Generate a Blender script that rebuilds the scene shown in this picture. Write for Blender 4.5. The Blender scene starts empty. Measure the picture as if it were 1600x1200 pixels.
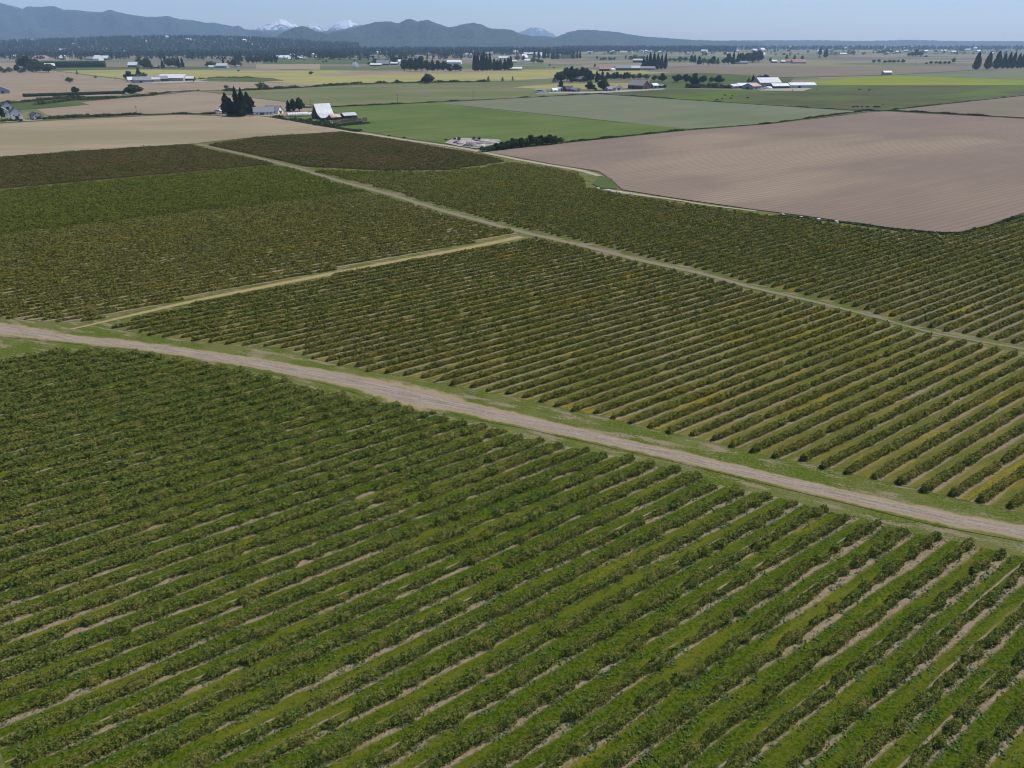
import bpy, math, random
import numpy as np
R = math.radians
# ------------------------------------------------------------------ camera
F, HZ, HC = 1130.0, 64.0, 59.0           # focal length in photo pixels, horizon line, flying height (m)
PITCH = math.atan((600 - HZ) / F)
sc = bpy.context.scene
cd = bpy.data.cameras.new("camera"); cam = bpy.data.objects.new("camera", cd)
sc.collection.objects.link(cam); sc.camera = cam
cd.sensor_width = 36; cd.lens = F / 1600 * 36
cd.clip_start = 0.5; cd.clip_end = 90000
cam.location = (0, 0, HC); cam.rotation_euler = (math.pi / 2 - PITCH, 0, 0)
# ------------------------------------------------------------------ light
SUN_AZ, SUN_EL = 66.0, 56.0              # degrees right of the view direction (+Y), degrees up
w = bpy.data.worlds.new("World"); sc.world = w; w.use_nodes = True
nt = w.node_tree; bg = nt.nodes["Background"]
sky = nt.nodes.new("ShaderNodeTexSky"); sky.sky_type = 'NISHITA'; sky.sun_disc = False
sky.sun_elevation = R(SUN_EL); sky.sun_rotation = R(SUN_AZ)
sky.altitude = 60; sky.air_density = 1.0; sky.dust_density = 0.6; sky.ozone_density = 1.2
tint = nt.nodes.new("ShaderNodeVectorMath"); tint.operation = 'MULTIPLY'; tint.inputs[1].default_value = (.98, 1.0, 1.14)
nt.links.new(sky.outputs[0], tint.inputs[0]); nt.links.new(tint.outputs[0], bg.inputs[0]); bg.inputs[1].default_value = 0.12
ld = bpy.data.lights.new("sun", 'SUN'); ld.energy = 4.9; ld.angle = R(0.5); ld.color = (1, 0.945, 0.84)
sun = bpy.data.objects.new("sun", ld); sc.collection.objects.link(sun)
sun.rotation_euler = (R(90 - SUN_EL), 0, R(180 - SUN_AZ))
sun.location = (0, 0, 300)
sc.view_settings.view_transform = 'Standard'; sc.view_settings.look = 'None'
sc.view_settings.exposure = 0.06; sc.view_settings.gamma = 1
sc.cycles.volume_bounces = 2; sc.cycles.max_bounces = 5; sc.cycles.transparent_max_bounces = 4
sc.cycles.pixel_filter_type = 'BLACKMAN_HARRIS'; sc.cycles.filter_width = 1.05

# ------------------------------------------------------------------ helpers
rng = np.random.default_rng(7); random.seed(7)
CP, SP = math.cos(PITCH), math.sin(PITCH)
def G(x, y, z=0.0):                       # photo pixel -> point on the level z
    X = x - 800; Y = F * CP + (600 - y) * SP; Z = -F * SP + (600 - y) * CP
    t = (HC - z) / -Z
    return X * t, Y * t
def P(x, y, dist):                        # photo pixel -> point at a forward distance
    X = x - 800; Y = F * CP + (600 - y) * SP; Z = -F * SP + (600 - y) * CP
    t = dist / Y
    return X * t, dist, HC + Z * t
def mpp(x, y):                            # metres per photo pixel for a thing standing at that pixel
    gx, gy = G(x, y); return (gy * CP + HC * SP) / F
AZ = R(54.75); D = np.array([math.sin(AZ), math.cos(AZ)]); N = np.array([math.cos(AZ), -math.sin(AZ)])
TH = math.pi / 2 - AZ
def link(o): sc.collection.objects.link(o); return o
def tag(o, label=None, cat=None, group=None, kind=None):
    if label: o["label"] = label
    if cat: o["category"] = cat
    if group: o["group"] = group
    if kind: o["kind"] = kind
    return o
def np_mesh(name, V, Fq, mats, midx=None, smooth=False):
    me = bpy.data.meshes.new(name)
    V = np.asarray(V, np.float32); Fq = np.asarray(Fq, np.int32)
    k = Fq.shape[1]
    me.vertices.add(len(V)); me.vertices.foreach_set("co", V.ravel())
    me.loops.add(Fq.size); me.loops.foreach_set("vertex_index", Fq.ravel())
    me.polygons.add(len(Fq)); me.polygons.foreach_set("loop_start", np.arange(0, Fq.size, k, dtype=np.int32))
    try: me.polygons.foreach_set("loop_total", np.full(len(Fq), k, np.int32))
    except Exception: pass
    for m in (mats if isinstance(mats, (list, tuple)) else [mats]): me.materials.append(m)
    if midx is not None: me.polygons.foreach_set("material_index", np.asarray(midx, np.int32))
    if smooth: me.polygons.foreach_set("use_smooth", np.ones(len(Fq), bool))
    me.update(calc_edges=True); me.validate()
    return me
class MB:                                 # collects polygons of one part
    def __init__(s): s.v = []; s.f = []
    def poly(s, *pts):
        b = len(s.v); s.v += [tuple(p) for p in pts]; s.f.append(tuple(range(b, b + len(pts)))); return s
    def box(s, x0, y0, z0, x1, y1, z1):
        b = len(s.v)
        s.v += [(x, y, z) for z in (z0, z1) for x, y in ((x0, y0), (x1, y0), (x1, y1), (x0, y1))]
        s.f += [tuple(b + i for i in q) for q in ((3, 2, 1, 0), (4, 5, 6, 7), (0, 1, 5, 4), (1, 2, 6, 5), (2, 3, 7, 6), (3, 0, 4, 7))]
        return s
    def tube(s, p, q, r0, r1, k=6):
        p = np.array(p, float); q = np.array(q, float); a = q - p; a /= np.linalg.norm(a)
        u = np.cross(a, (0.3, 0.9, 0.1)); u /= np.linalg.norm(u); t = np.cross(a, u); b = len(s.v)
        for c, r in ((p, r0), (q, r1)):
            for i in range(k):
                g = 2 * math.pi * i / k; s.v.append(tuple(c + r * (u * math.cos(g) + t * math.sin(g))))
        for i in range(k): j = (i + 1) % k; s.f.append((b + i, b + j, b + k + j, b + k + i))
        s.f.append(tuple(b + k + i for i in range(k))); s.f.append(tuple(b + k - 1 - i for i in range(k)))
        return s
    def prism(s, prof, x0, x1):           # profile in (y, z) swept along x
        b = len(s.v); k = len(prof)
        s.v += [(x0, y, z) for y, z in prof] + [(x1, y, z) for y, z in prof]
        for i in range(k): j = (i + 1) % k; s.f.append((b + i, b + j, b + k + j, b + k + i))
        s.f.append(tuple(b + k - 1 - i for i in range(k))); s.f.append(tuple(b + k + i for i in range(k)))
        return s
    def build(s, name, mat, parent=None, smooth=False):
        me = bpy.data.meshes.new(name); me.from_pydata(s.v, [], s.f); me.materials.append(mat); me.update()
        if smooth: me.polygons.foreach_set("use_smooth", np.ones(len(me.polygons), bool))
        o = bpy.data.objects.new(name, me); link(o)
        if parent: o.parent = parent
        return o
def empty(name, loc, rz=0):
    o = bpy.data.objects.new(name, None); link(o); o.location = loc; o.rotation_euler = (0, 0, rz); o.empty_display_size = 1; return o
ORD = ['', 'first', 'second', 'third', 'fourth', 'fifth', 'sixth', 'seventh', 'eighth', 'ninth', 'tenth', 'eleventh', 'twelfth']
def nth(i):
    if i < len(ORD): return ORD[i]
    return '%d%s' % (i, 'th' if 10 <= i % 100 <= 20 else {1: 'st', 2: 'nd', 3: 'rd'}.get(i % 10, 'th'))

# ------------------------------------------------------------------ materials
class NT:
    def __init__(s, name, rough=0.95, spec=0.04):
        s.m = bpy.data.materials.new(name); s.m.use_nodes = True; s.t = s.m.node_tree
        s.b = s.t.nodes["Principled BSDF"]; s.b.inputs["Roughness"].default_value = rough
        s.b.inputs["Specular IOR Level"].default_value = spec
        g = s.t.nodes.new("ShaderNodeNewGeometry"); s.pos = g.outputs["Position"]
    def n(s, t, **kw):
        n = s.t.nodes.new(t)
        for k, v in kw.items(): setattr(n, k, v)
        return n
    def map(s, scale=(1, 1, 1), rot=0.0, src=None):
        a = s.n("ShaderNodeMapping"); a.inputs["Rotation"].default_value = (0, 0, -rot)
        s.t.links.new(src or s.pos, a.inputs[0])
        b = s.n("ShaderNodeVectorMath", operation='MULTIPLY'); b.inputs[1].default_value = scale
        s.t.links.new(a.outputs[0], b.inputs[0]); return b.outputs[0]
    def noise(s, vec, scale=1.0, detail=3, rough=0.55, dist=0.0):
        a = s.n("ShaderNodeTexNoise"); a.inputs["Scale"].default_value = scale; a.inputs["Detail"].default_value = detail
        a.inputs["Roughness"].default_value = rough; a.inputs["Distortion"].default_value = dist
        s.t.links.new(vec, a.inputs["Vector"]); return a.outputs["Fac"]
    def math(s, op, a, b=0.0, c=None, clamp=False):
        m = s.n("ShaderNodeMath", operation=op); m.use_clamp = clamp
        for i, x in enumerate((a, b) if c is None else (a, b, c)):
            if isinstance(x, (int, float)): m.inputs[i].default_value = x
            else: s.t.links.new(x, m.inputs[i])
        return m.outputs[0]
    def step(s, a, lo, hi, o0=0.0, o1=1.0):
        m = s.n("ShaderNodeMapRange"); m.interpolation_type = 'SMOOTHSTEP'
        s.t.links.new(a, m.inputs[0])
        for i, x in zip((1, 2, 3, 4), (lo, hi, o0, o1)): m.inputs[i].default_value = x
        return m.outputs[0]
    def mix(s, f, a, b, mode='MIX'):
        m = s.n("ShaderNodeMix", data_type='RGBA', blend_type=mode)
        for i, x in zip((0, 6, 7), (f, a, b)):
            if isinstance(x, (int, float)): m.inputs[i].default_value = x
            elif isinstance(x, tuple): m.inputs[i].default_value = (*x, 1)
            else: s.t.links.new(x, m.inputs[i])
        return m.outputs[2]
    def xyz(s, vec):
        a = s.n("ShaderNodeSeparateXYZ"); s.t.links.new(vec, a.inputs[0]); return a.outputs
    def done(s, col, bump=None, bdist=0.1, bstr=0.6):
        if isinstance(col, tuple): s.b.inputs["Base Color"].default_value = (*col, 1)
        else: s.t.links.new(col, s.b.inputs["Base Color"])
        if bump is not None:
            b = s.n("ShaderNodeBump"); b.inputs["Distance"].default_value = bdist; b.inputs["Strength"].default_value = bstr
            s.t.links.new(bump, b.inputs["Height"]); s.t.links.new(b.outputs[0], s.b.inputs["Normal"])
        return s.m
def plain(name, c, rough=0.7, c2=None, scale=2.0, spec=0.3):
    q = NT(name, rough, spec); c2 = c2 or tuple(x * 0.75 for x in c)
    return q.done(q.mix(q.step(q.noise(q.pos, scale, 4), .35, .65), c, c2))

def verge_colour(q):
    v = q.map((0.12, 0.5, 1), R(-24))
    a = q.noise(v, 1.0, 5, .6); b = q.noise(q.pos, 2.6, 6, .78); c = q.noise(q.pos, 0.09, 3)
    g = q.mix(q.step(b, .42, .58), (.036, .064, .006), (.100, .116, .020))
    g = q.mix(q.step(c, .4, .62, 0, .6), g, (.125, .125, .045))
    k = q.math('ADD', q.math('MULTIPLY', a, .7), q.math('MULTIPLY', b, .3))
    return q.mix(q.step(k, .50, .60, 0, .8), g, (.205, .165, .115)), b
def verge_mat():
    q = NT("verge_grass"); c, b = verge_colour(q); return q.done(c, b, .12, .8)
SP0 = 3.13                                # row spacing, near field
SP1 = 3.05                                # row spacing, fields across the track
def berry_ground(name, spacing, phase, grass1, grass2, soil, soil_amt, yellow_amt=0.0, yellow=(.21, .16, .015), offs=0.0):
    q = NT(name); r = q.map((1, 1, 1), TH)
    wob = q.noise(q.map((.12, .5, 1), TH), 1.0, 2)
    x, y, z = q.xyz(r)
    yy = q.math('ADD', y, q.math('MULTIPLY', q.math('SUBTRACT', wob, .5), .45))
    t = q.math('FRACT', q.math('ADD', q.math('DIVIDE', yy, spacing), phase + .5))
    dist = q.math('ABSOLUTE', q.math('SUBTRACT', t, .5 - offs))               # 0 at the row, .5 mid aisle
    fine = q.noise(q.pos, 2.6, 6, .85); mid = q.noise(q.map((.05, .45, 1), TH), 1.0, 3, .6); big = q.noise(q.pos, .022, 3)
    edge = q.math('ADD', dist, q.math('MULTIPLY', q.math('SUBTRACT', fine, .5), .55))
    edge = q.math('ADD', edge, q.math('MULTIPLY', q.math('SUBTRACT', mid, .5), .5))
    edge = q.math('ADD', edge, q.math('MULTIPLY', q.math('SUBTRACT', big, .5), .7))
    soilm = q.step(edge, soil_amt + .05, soil_amt - .05)
    g = q.mix(q.step(fine, .42, .58), grass1, grass2); g = q.mix(q.step(q.noise(q.pos, 1.3, 5, .75), .54, .62, 0, .55), g, tuple(a * .75 + .03 for a in grass2))
    g = q.mix(q.step(q.noise(q.map((.05, .4, 1), TH, q.pos), 1.0, 4), .48, .66, 0, .6), g, tuple(1.15 * a + b for a, b in zip(grass2, (.028, .006, .004))))
    so = q.mix(q.step(q.noise(q.pos, 2.0, 5, .7), .35, .65), soil, tuple(a * .66 for a in soil))
    c = q.mix(soilm, g, so)
    for off, sd, lo in ((.27, 3.1, .56), (-.33, 7.7, .60)):      # thin worn wheel lines that come and go along the aisle
        d2 = q.math('ABSOLUTE', q.math('SUBTRACT', q.math('FRACT', q.math('ADD', t, .5 + off)), .5))
        nz = q.noise(q.map((.035, .33, 1), TH), 1.0 + sd * .01, 3)
        mk = q.math('MULTIPLY', q.step(q.math('ADD', d2, q.math('MULTIPLY', q.math('SUBTRACT', fine, .5), .08)), .05, .025), q.step(nz, lo - .05, lo))
        c = q.mix(mk, c, so)
    if yellow_amt:
        ym = q.noise(q.map((.035, .17, 1), TH), 1.0, 4, .6); fy = q.noise(q.pos, 2.2, 4, .7)
        c = q.mix(q.math('MULTIPLY', q.step(ym, 1 - yellow_amt - .05, 1 - yellow_amt + .05), q.step(fy, .42, .58), clamp=True), c, yellow)
    return q.done(c, fine, .15, .9)
def leaf_mat(name, c1, c2, c3, scale=1.3, yellow_amt=0.0, yellow=(.21, .165, .012), red=None, big=.02):
    q = NT(name, .8, .07)
    f = q.noise(q.pos, scale * 2.2, 2, .6); m = q.noise(q.pos, scale * .45, 3, .6); b = q.noise(q.pos, big, 3)
    c = q.mix(q.step(f, .38, .62), c1, c2)
    c = q.mix(q.step(m, .46, .66, 0, .7), c, c3)
    if red: c = q.mix(q.step(q.math('ADD', q.math('MULTIPLY', b, .6), q.math('MULTIPLY', m, .4)), .4, .6), c, red)
    if yellow_amt:
        ym = q.noise(q.map((.035, .17, 1), TH), 1.0, 4, .6)
        c = q.mix(q.math('MULTIPLY', q.step(ym, 1 - yellow_amt - .05, 1 - yellow_amt + .05), q.step(f, .44, .6), clamp=True), c, yellow)
    q.t.links.new(c, q.b.inputs["Base Color"])
    tr = q.n("ShaderNodeBsdfTranslucent"); q.t.links.new(c, tr.inputs[0])
    mx = q.n("ShaderNodeMixShader"); mx.inputs[0].default_value = .22
    q.t.links.new(q.b.outputs[0], mx.inputs[1]); q.t.links.new(tr.outputs[0], mx.inputs[2])
    q.t.links.new(mx.outputs[0], q.t.nodes["Material Output"].inputs[0])
    return q.m
def field_mat(name, c1, c2, c3=None, stripe=(.006, .10), rot=TH, lines=0.0, period=1.5, fine=.8):
    q = NT(name)
    a = q.noise(q.map((stripe[0], stripe[1], 1), rot), 1.0, 4, .6); b = q.noise(q.pos, .012, 4, .6)
    k = q.math('ADD', q.math('MULTIPLY', a, .45), q.math('MULTIPLY', b, .55))
    c = q.mix(q.step(k, .40, .60), c1, c2)
    if c3: c = q.mix(q.step(q.noise(q.map((.004, .012, 1), rot), 1.0, 3), .50, .66, 0, .85), c, c3)
    f = q.noise(q.pos, fine, 4, .7)
    c = q.mix(q.step(f, .3, .7, 0, .28), c, tuple(x * .7 for x in c1))
    if lines:
        c = q.mix(q.step(q.noise(q.map((.03, 1.1, 1), rot), 1.0, 4, .7), .45, .60, 0, .30), c, tuple(x * .60 for x in c1))
        wv = q.n("ShaderNodeTexWave"); wv.bands_direction = 'Y'; wv.inputs["Scale"].default_value = 1 / period * .314
        wv.inputs["Distortion"].default_value = 1.2; wv.inputs["Detail"].default_value = 2
        wv.inputs["Detail Scale"].default_value = .3
        q.t.links.new(q.map((1, 1, 1), rot), wv.inputs[0])
        c = q.mix(q.math('MULTIPLY', wv.outputs["Fac"], lines), c, tuple(x * .62 for x in c1))
    return q.done(c, f, .08, .5)

M = {}
M['verge'] = verge_mat()
# ------------------------------------------------------------------ setting: ground and fields
def sheet(name, px, mat, z, label=None, world=None):
    pts = world or [G(*p) for p in px]
    me = bpy.data.meshes.new(name)
    import bmesh
    bm = bmesh.new(); vs = [bm.verts.new((x, y, z)) for x, y in pts]; f = bm.faces.new(vs)
    if f.normal.z < 0: pass
    bmesh.ops.triangulate(bm, faces=bm.faces[:]); bm.normal_update()
    for f in bm.faces:
        if f.normal.z < 0: f.normal_flip()
    bm.to_mesh(me); bm.free(); me.materials.append(mat)
    o = bpy.data.objects.new(name, me); link(o); tag(o, label, kind='structure'); return o

q = NT("valley_patchwork")
vv = q.map((1 / 420, 1 / 260, 1), TH + .1)
vo = q.n("ShaderNodeTexVoronoi", feature='F1', distance='CHEBYCHEV'); vo.inputs["Scale"].default_value = 1; vo.inputs["Randomness"].default_value = .8
q.t.links.new(vv, vo.inputs["Vector"])
sx, sy, sz = q.xyz(vo.outputs["Color"])
c = q.mix(q.step(sx, .28, .30), (.105, .125, .060), (.200, .165, .125))
c = q.mix(q.step(sx, .55, .57), c, (.090, .110, .048))
c = q.mix(q.step(sx, .72, .74), c, (.185, .165, .075))
c = q.mix(q.step(sx, .84, .86), c, (.135, .115, .095))
c = q.mix(q.step(q.noise(q.map((.01, .06, 1), TH), 1., 3), .4, .6, 0, .3), c, (.10, .10, .06))
M['patch'] = q.done(c)
S = 19000
sheet("ground", None, M['patch'], 0, "flat valley farmland patchwork", world=[(-S, -600), (S, -600), (S, S), (-S, S)])
sheet("grass_verge", [(-400, 232), (0, 240), (310, 222), (537, 203), (700, 232), (760, 236), (850, 258), (935, 268), (972, 292), (1100, 314), (1310, 344), (1500, 360), (1620, 325), (2100, 200), (2300, 700), (2300, 1500), (-1100, 1500), (-1100, 600)],
      M['verge'], .02, "grass verge round the berry fields")

NEAR = [(-300, 640), (-5, 568), (100, 549), (150, 544), (200, 550), (300, 563), (400, 585), (530, 617), (613, 633), (730, 660), (830, 687), (963, 713), (1060, 735), (1134, 761), (1205, 775), (1249, 786), (1293, 799), (1337, 809), (1377, 819), (1424, 833), (1465, 840), (1516, 851), (1566, 863), (1800, 915), (1900, 1450), (20, 1450), (8, 1192), (-8, 1150), (-60, 1050), (-300, 900)]
MIDB = [(165, 512), (233, 523), (297, 533), (350, 538), (433, 543), (500, 563), (537, 572), (640, 590), (743, 610), (823, 625), (880, 637), (937, 650), (990, 663), (1050, 677), (1112, 691), (1208, 715), (1284, 730), (1360, 748), (1445, 767), (1526, 787), (1573, 797), (1750, 838), (1900, 600), (1600, 556), (1516, 538), (1431, 522), (1391, 508), (1330, 493), (1262, 476), (1171, 456), (1104, 435), (1000, 414), (900, 388), (838, 373), (560, 424), (300, 477)]
LEFT = [(135, 503), (83, 504), (13, 497), (-220, 480), (-220, 318), (0, 299), (430, 260), (455, 264), (530, 288), (610, 310), (700, 338), (812, 365), (560, 414), (300, 465)]
FARL = [(-220, 262), (0, 247), (135, 237), (300, 227), (312, 231), (380, 246), (430, 257), (0, 296), (-220, 315)]
FARR = [(325, 227), (400, 216), (537, 207.5), (640, 223), (720, 237), (775, 248), (788, 253), (700, 266), (600, 267), (480, 261), (400, 243)]
RIGHT = [(478, 266), (600, 270), (700, 269), (800, 255), (863, 264), (903, 271), (915, 283), (912, 293), (970, 305), (1060, 318), (1181, 335), (1249, 343), (1310, 352), (1397, 363), (1470, 369), (1510, 368), (1600, 339), (1900, 255), (1900, 590), (1600, 541), (1516, 523), (1431, 509), (1330, 478), (1262, 461), (1171, 441), (1104, 422), (1000, 400), (900, 375), (820, 357), (700, 325), (610, 298), (530, 277)]
PH0 = (24.22 / SP0) % 1; PH1 = (28.05 / SP1) % 1
# ground pattern runs on y' = -n, so a row at n sits at y' = -n
gx, gy = G(1566, 863); N0 = gx * N[0] + gy * N[1] + .011
gx, gy = G(1573, 797); N1 = gx * N[0] + gy * N[1] + .013
ph0 = (N0 / SP0) % 1; ph1 = (N1 / SP1) % 1
M['gnear'] = berry_ground("near_aisle_grass", SP0, ph0, (.020, .046, .002), (.074, .096, .006), (.260, .205, .140), .09, .385, (.125, .120, .012), offs=.17)
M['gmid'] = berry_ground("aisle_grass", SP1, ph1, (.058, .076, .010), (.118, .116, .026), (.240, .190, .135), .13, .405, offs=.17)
M['gright'] = berry_ground("dark_aisle_grass", SP1, ph1, (.048, .060, .014), (.100, .098, .032), (.200, .165, .120), .10, .40, offs=.17)  # darker grey-green grass for the block beyond the lane
M['gleft'] = berry_ground("dry_aisle_grass", SP1, ph1, (.082, .082, .028), (.135, .118, .048), (.245, .200, .140), .25, .43, offs=.15)
M['gred'] = berry_ground("bare_aisle", SP1, ph1, (.050, .050, .018), (.070, .056, .026), (.10, .075, .045), .2)
sheet("aisle_grass", NEAR, M['gnear'], .05, "mown grass and bare soil between the near berry rows")
sheet("aisle_grass", MIDB, M['gmid'], .05, "grass and soil between the rows across the dirt road")
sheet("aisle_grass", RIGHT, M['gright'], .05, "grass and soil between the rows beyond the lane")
sheet("aisle_grass", LEFT, M['gleft'], .05, "dry grass between the sparse rows on the left")
sheet("aisle_ground", FARL, M['gred'], .05, "dark ground under the far left reddish rows")
sheet("aisle_ground", FARR, M['gred'], .05, "dark ground under the far right reddish rows")

# strips: roads, lanes, ditches as bands with a soft ragged edge that turns into the verge
def band_mat(name, c1, c2, cedge, green=None, rut=False):
    q = NT(name); uv = q.n("ShaderNodeUVMap"); u, v, _ = q.xyz(uv.outputs[0])
    d = q.math('ABSOLUTE', q.math('SUBTRACT', v, .5))
    nb = q.noise(q.pos, .35, 4, .65); nf = q.noise(q.pos, 2.6, 5, .75)
    st = q.noise(q.map((.15, 2.2, 1), R(-22)), 1.0, 3)
    c = q.mix(q.step(nf, .36, .64), c1, c2)
    if rut:
        c = q.mix(q.step(st, .42, .62, 0, .55), c, tuple(x * 1.28 for x in c1))
        t = q.math('ABSOLUTE', q.math('SUBTRACT', d, .105))
        c = q.mix(q.step(t, .035, .0, 0, .5), c, tuple(x * 1.2 for x in c1))
    e = q.math('ADD', d, q.math('MULTIPLY', q.math('SUBTRACT', nb, .5), .34))
    e = q.math('ADD', e, q.math('MULTIPLY', q.math('SUBTRACT', nf, .5), .22))
    c = q.mix(q.step(e, .20, .29), c, cedge)
    vc, vb = verge_colour(q)
    c = q.mix(q.step(e, .31, .42), c, vc if green is None else green)
    return q.done(c, nf, .06, .7)
def band(name, pts, mat, z, wscale=1.9, label=None, kind='structure', n=10):
    # pts: list of (x, y_top, y_bottom) in photo pixels, or (x,y,width_m)
    ctr = []; hw = []
    P3 = []
    for p in pts:
        if len(p) == 4: a = np.array(G(p[0], p[1])); P3.append((a, p[2] / 2))
        else:
            a = np.array(G(p[0], p[1])); b = np.array(G(p[0], p[2])); P3.append(((a + b) / 2, None, a, b))
    C = np.array([p[0] for p in P3]); T = np.gradient(C, axis=0); T /= np.linalg.norm(T, axis=1)[:, None]
    Nn = np.stack([-T[:, 1], T[:, 0]], 1)
    W = np.array([p[1] if p[1] is not None else abs(np.dot(p[2] - p[3], Nn[i])) / 2 for i, p in enumerate(P3)]) * wscale
    s = np.r_[0, np.cumsum(np.linalg.norm(np.diff(C, axis=0), axis=1))]
    ss = np.linspace(0, s[-1], len(C) * n)
    Ci = np.stack([np.interp(ss, s, C[:, k]) for k in (0, 1)], 1); Wi = np.interp(ss, s, W)
    k5 = np.ones(5) / 5
    for k in (0, 1): Ci[2:-2, k] = np.convolve(Ci[:, k], k5, 'valid')
    Ti = np.gradient(Ci, axis=0); Ti /= np.linalg.norm(Ti, axis=1)[:, None]; Ni = np.stack([-Ti[:, 1], Ti[:, 0]], 1)
    L = Ci + Ni * Wi[:, None]; Rr = Ci - Ni * Wi[:, None]; m = len(ss)
    V = np.zeros((2 * m, 3)); V[:m, :2] = L; V[m:, :2] = Rr; V[:, 2] = z
    i = np.arange(m - 1); Fq = np.stack([m + i, m + i + 1, i + 1, i], 1)
    me = np_mesh(name, V, Fq, mat)
    uvl = me.uv_layers.new(name="UVMap"); li = np.empty(len(me.loops), np.int32); me.loops.foreach_get("vertex_index", li)
    uv = np.stack([ss[li % m] / 10, np.where(li < m, 1.0, 0.0)], 1); uvl.data.foreach_set("uv", uv.astype(np.float32).ravel())
    o = bpy.data.objects.new(name, me); link(o); tag(o, label, kind=kind); return o
M['road'] = band_mat("gravel_road", (.232, .192, .152), (.145, .120, .098), (.235, .185, .110), rut=True)
M['lane'] = band_mat("earth_lane", (.205, .168, .130), (.150, .122, .094), (.150, .132, .080))
M['straw'] = band_mat("straw_strip", (.300, .235, .120), (.215, .170, .085), (.190, .150, .065))
M['track'] = band_mat("pale_track", (.330, .285, .220), (.250, .215, .165), (.200, .185, .110))
M['ditch'] = band_mat("ditch_bank", (.060, .075, .028), (.090, .105, .038), (.085, .105, .040), green=(.095, .110, .050))
band("dirt_road", [(-500, 485, 492), (-150, 495, 507), (0, 505, 522), (100, 523, 534), (200, 533, 544), (300, 546, 558), (400, 560, 575), (530, 583, 600), (580, 592, 615), (620, 600, 630), (665, 608, 640), (720, 626, 645), (790, 643, 661), (830, 652, 668), (930, 677, 691), (1060, 706, 720), (1195, 738, 753), (1330, 769, 785), (1465, 799, 818), (1600, 823, 842), (1800, 862, 886), (2100, 930, 960)], M['road'], .09, wscale=1.5, label="pale gravel dirt road between the berry fields")
band("dirt_lane", [(296, 222, 2.6, 0), (345, 233.5, 2.6, 0), (400, 246, 2.8, 0), (468, 264, 3.0, 0), (530, 283, 3.0, 0), (610, 304, 2.8, 0), (700, 332, 2.6, 0), (820, 364, 2.8, 0), (900, 381.5, 2.6, 0), (1000, 407, 2.6, 0), (1104, 429, 2.3, 0), (1171, 449, 2.0, 0), (1262, 469, 1.7, 0), (1330, 486, 1.4, 0), (1391, 501, 1.1, 0), (1431, 516, 1.0, 0), (1516, 531, 1.0, 0), (1640, 553, 1.0, 0), (1900, 597, 1.0, 0)], M['lane'], .085, 1.35, label="narrow earth lane between berry blocks")
band("straw_path", [(110, 515, .9, 0), (150, 506, 1.5, 0), (300, 471, 2.4, 0), (450, 441, 2.8, 0), (600, 412, 3.0, 0), (720, 390, 3.4, 0), (815, 370, 3.8, 0)], M['straw'], .08, 1.3, label="yellow straw strip across the berry field")
band("field_track", [(340, 176, 3, 0), (400, 182, 4, 0), (440, 187, 4, 0), (490, 196, 5, 0), (540, 205, 5, 0), (582, 210.5, 4, 0), (637, 219.5, 4, 0), (687, 226, 4, 0), (725, 232, 4, 0), (760, 239, 4, 0), (800, 247.5, 3.6, 0), (863, 259, 3.6, 0), (905, 265.5, 4, 0), (937, 275, 3.5, 0)], M['track'], .10, 1.7, label="pale farm track along the berry field edge")
band("field_track", [(945, 296, 3, 0), (970, 300.5, 3.5, 0), (1060, 313, 1.6, 0), (1100, 320, 1.6, 0), (1181, 330, 1.6, 0)], M['track'], .10, 1.7, label="pale track beside the ploughed field")

FM = dict(
    brown=field_mat("ploughed_soil", (.215, .165, .128), (.178, .138, .112), (.280, .225, .160), lines=.5, period=3.0),
    tan=field_mat("stubble", (.268, .218, .145), (.225, .185, .120), (.185, .165, .095), rot=R(10)),
    tan2=field_mat("dry_soil", (.250, .198, .140), (.205, .164, .116), rot=R(5)),
    grey=field_mat("sparse_crop", (.150, .160, .100), (.130, .145, .088), (.105, .135, .062), lines=.2, period=4),
    green=field_mat("crop_green", (.078, .116, .028), (.112, .142, .044), (.135, .140, .060), lines=.12, period=5),
    pasture=field_mat("pasture", (.058, .068, .026), (.086, .088, .036), (.085, .130, .020)),
    sage=field_mat("mown_green", (.105, .130, .048), (.155, .150, .078), (.190, .165, .100), rot=R(0), lines=.12, period=6),
    yellow=field_mat("ripe_yellow", (.275, .250, .090), (.240, .225, .080), (.200, .190, .085), rot=R(0)),
    lime=field_mat("mustard_crop", (.170, .200, .022), (.140, .180, .025), (.19, .20, .02), rot=R(0)),
    purple=field_mat("fallow_soil", (.175, .140, .105), (.145, .125, .085), rot=R(0)),
    dgreen=field_mat("rough_grass", (.070, .095, .028), (.055, .078, .024), (.11, .115, .045), rot=R(0)))
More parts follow.
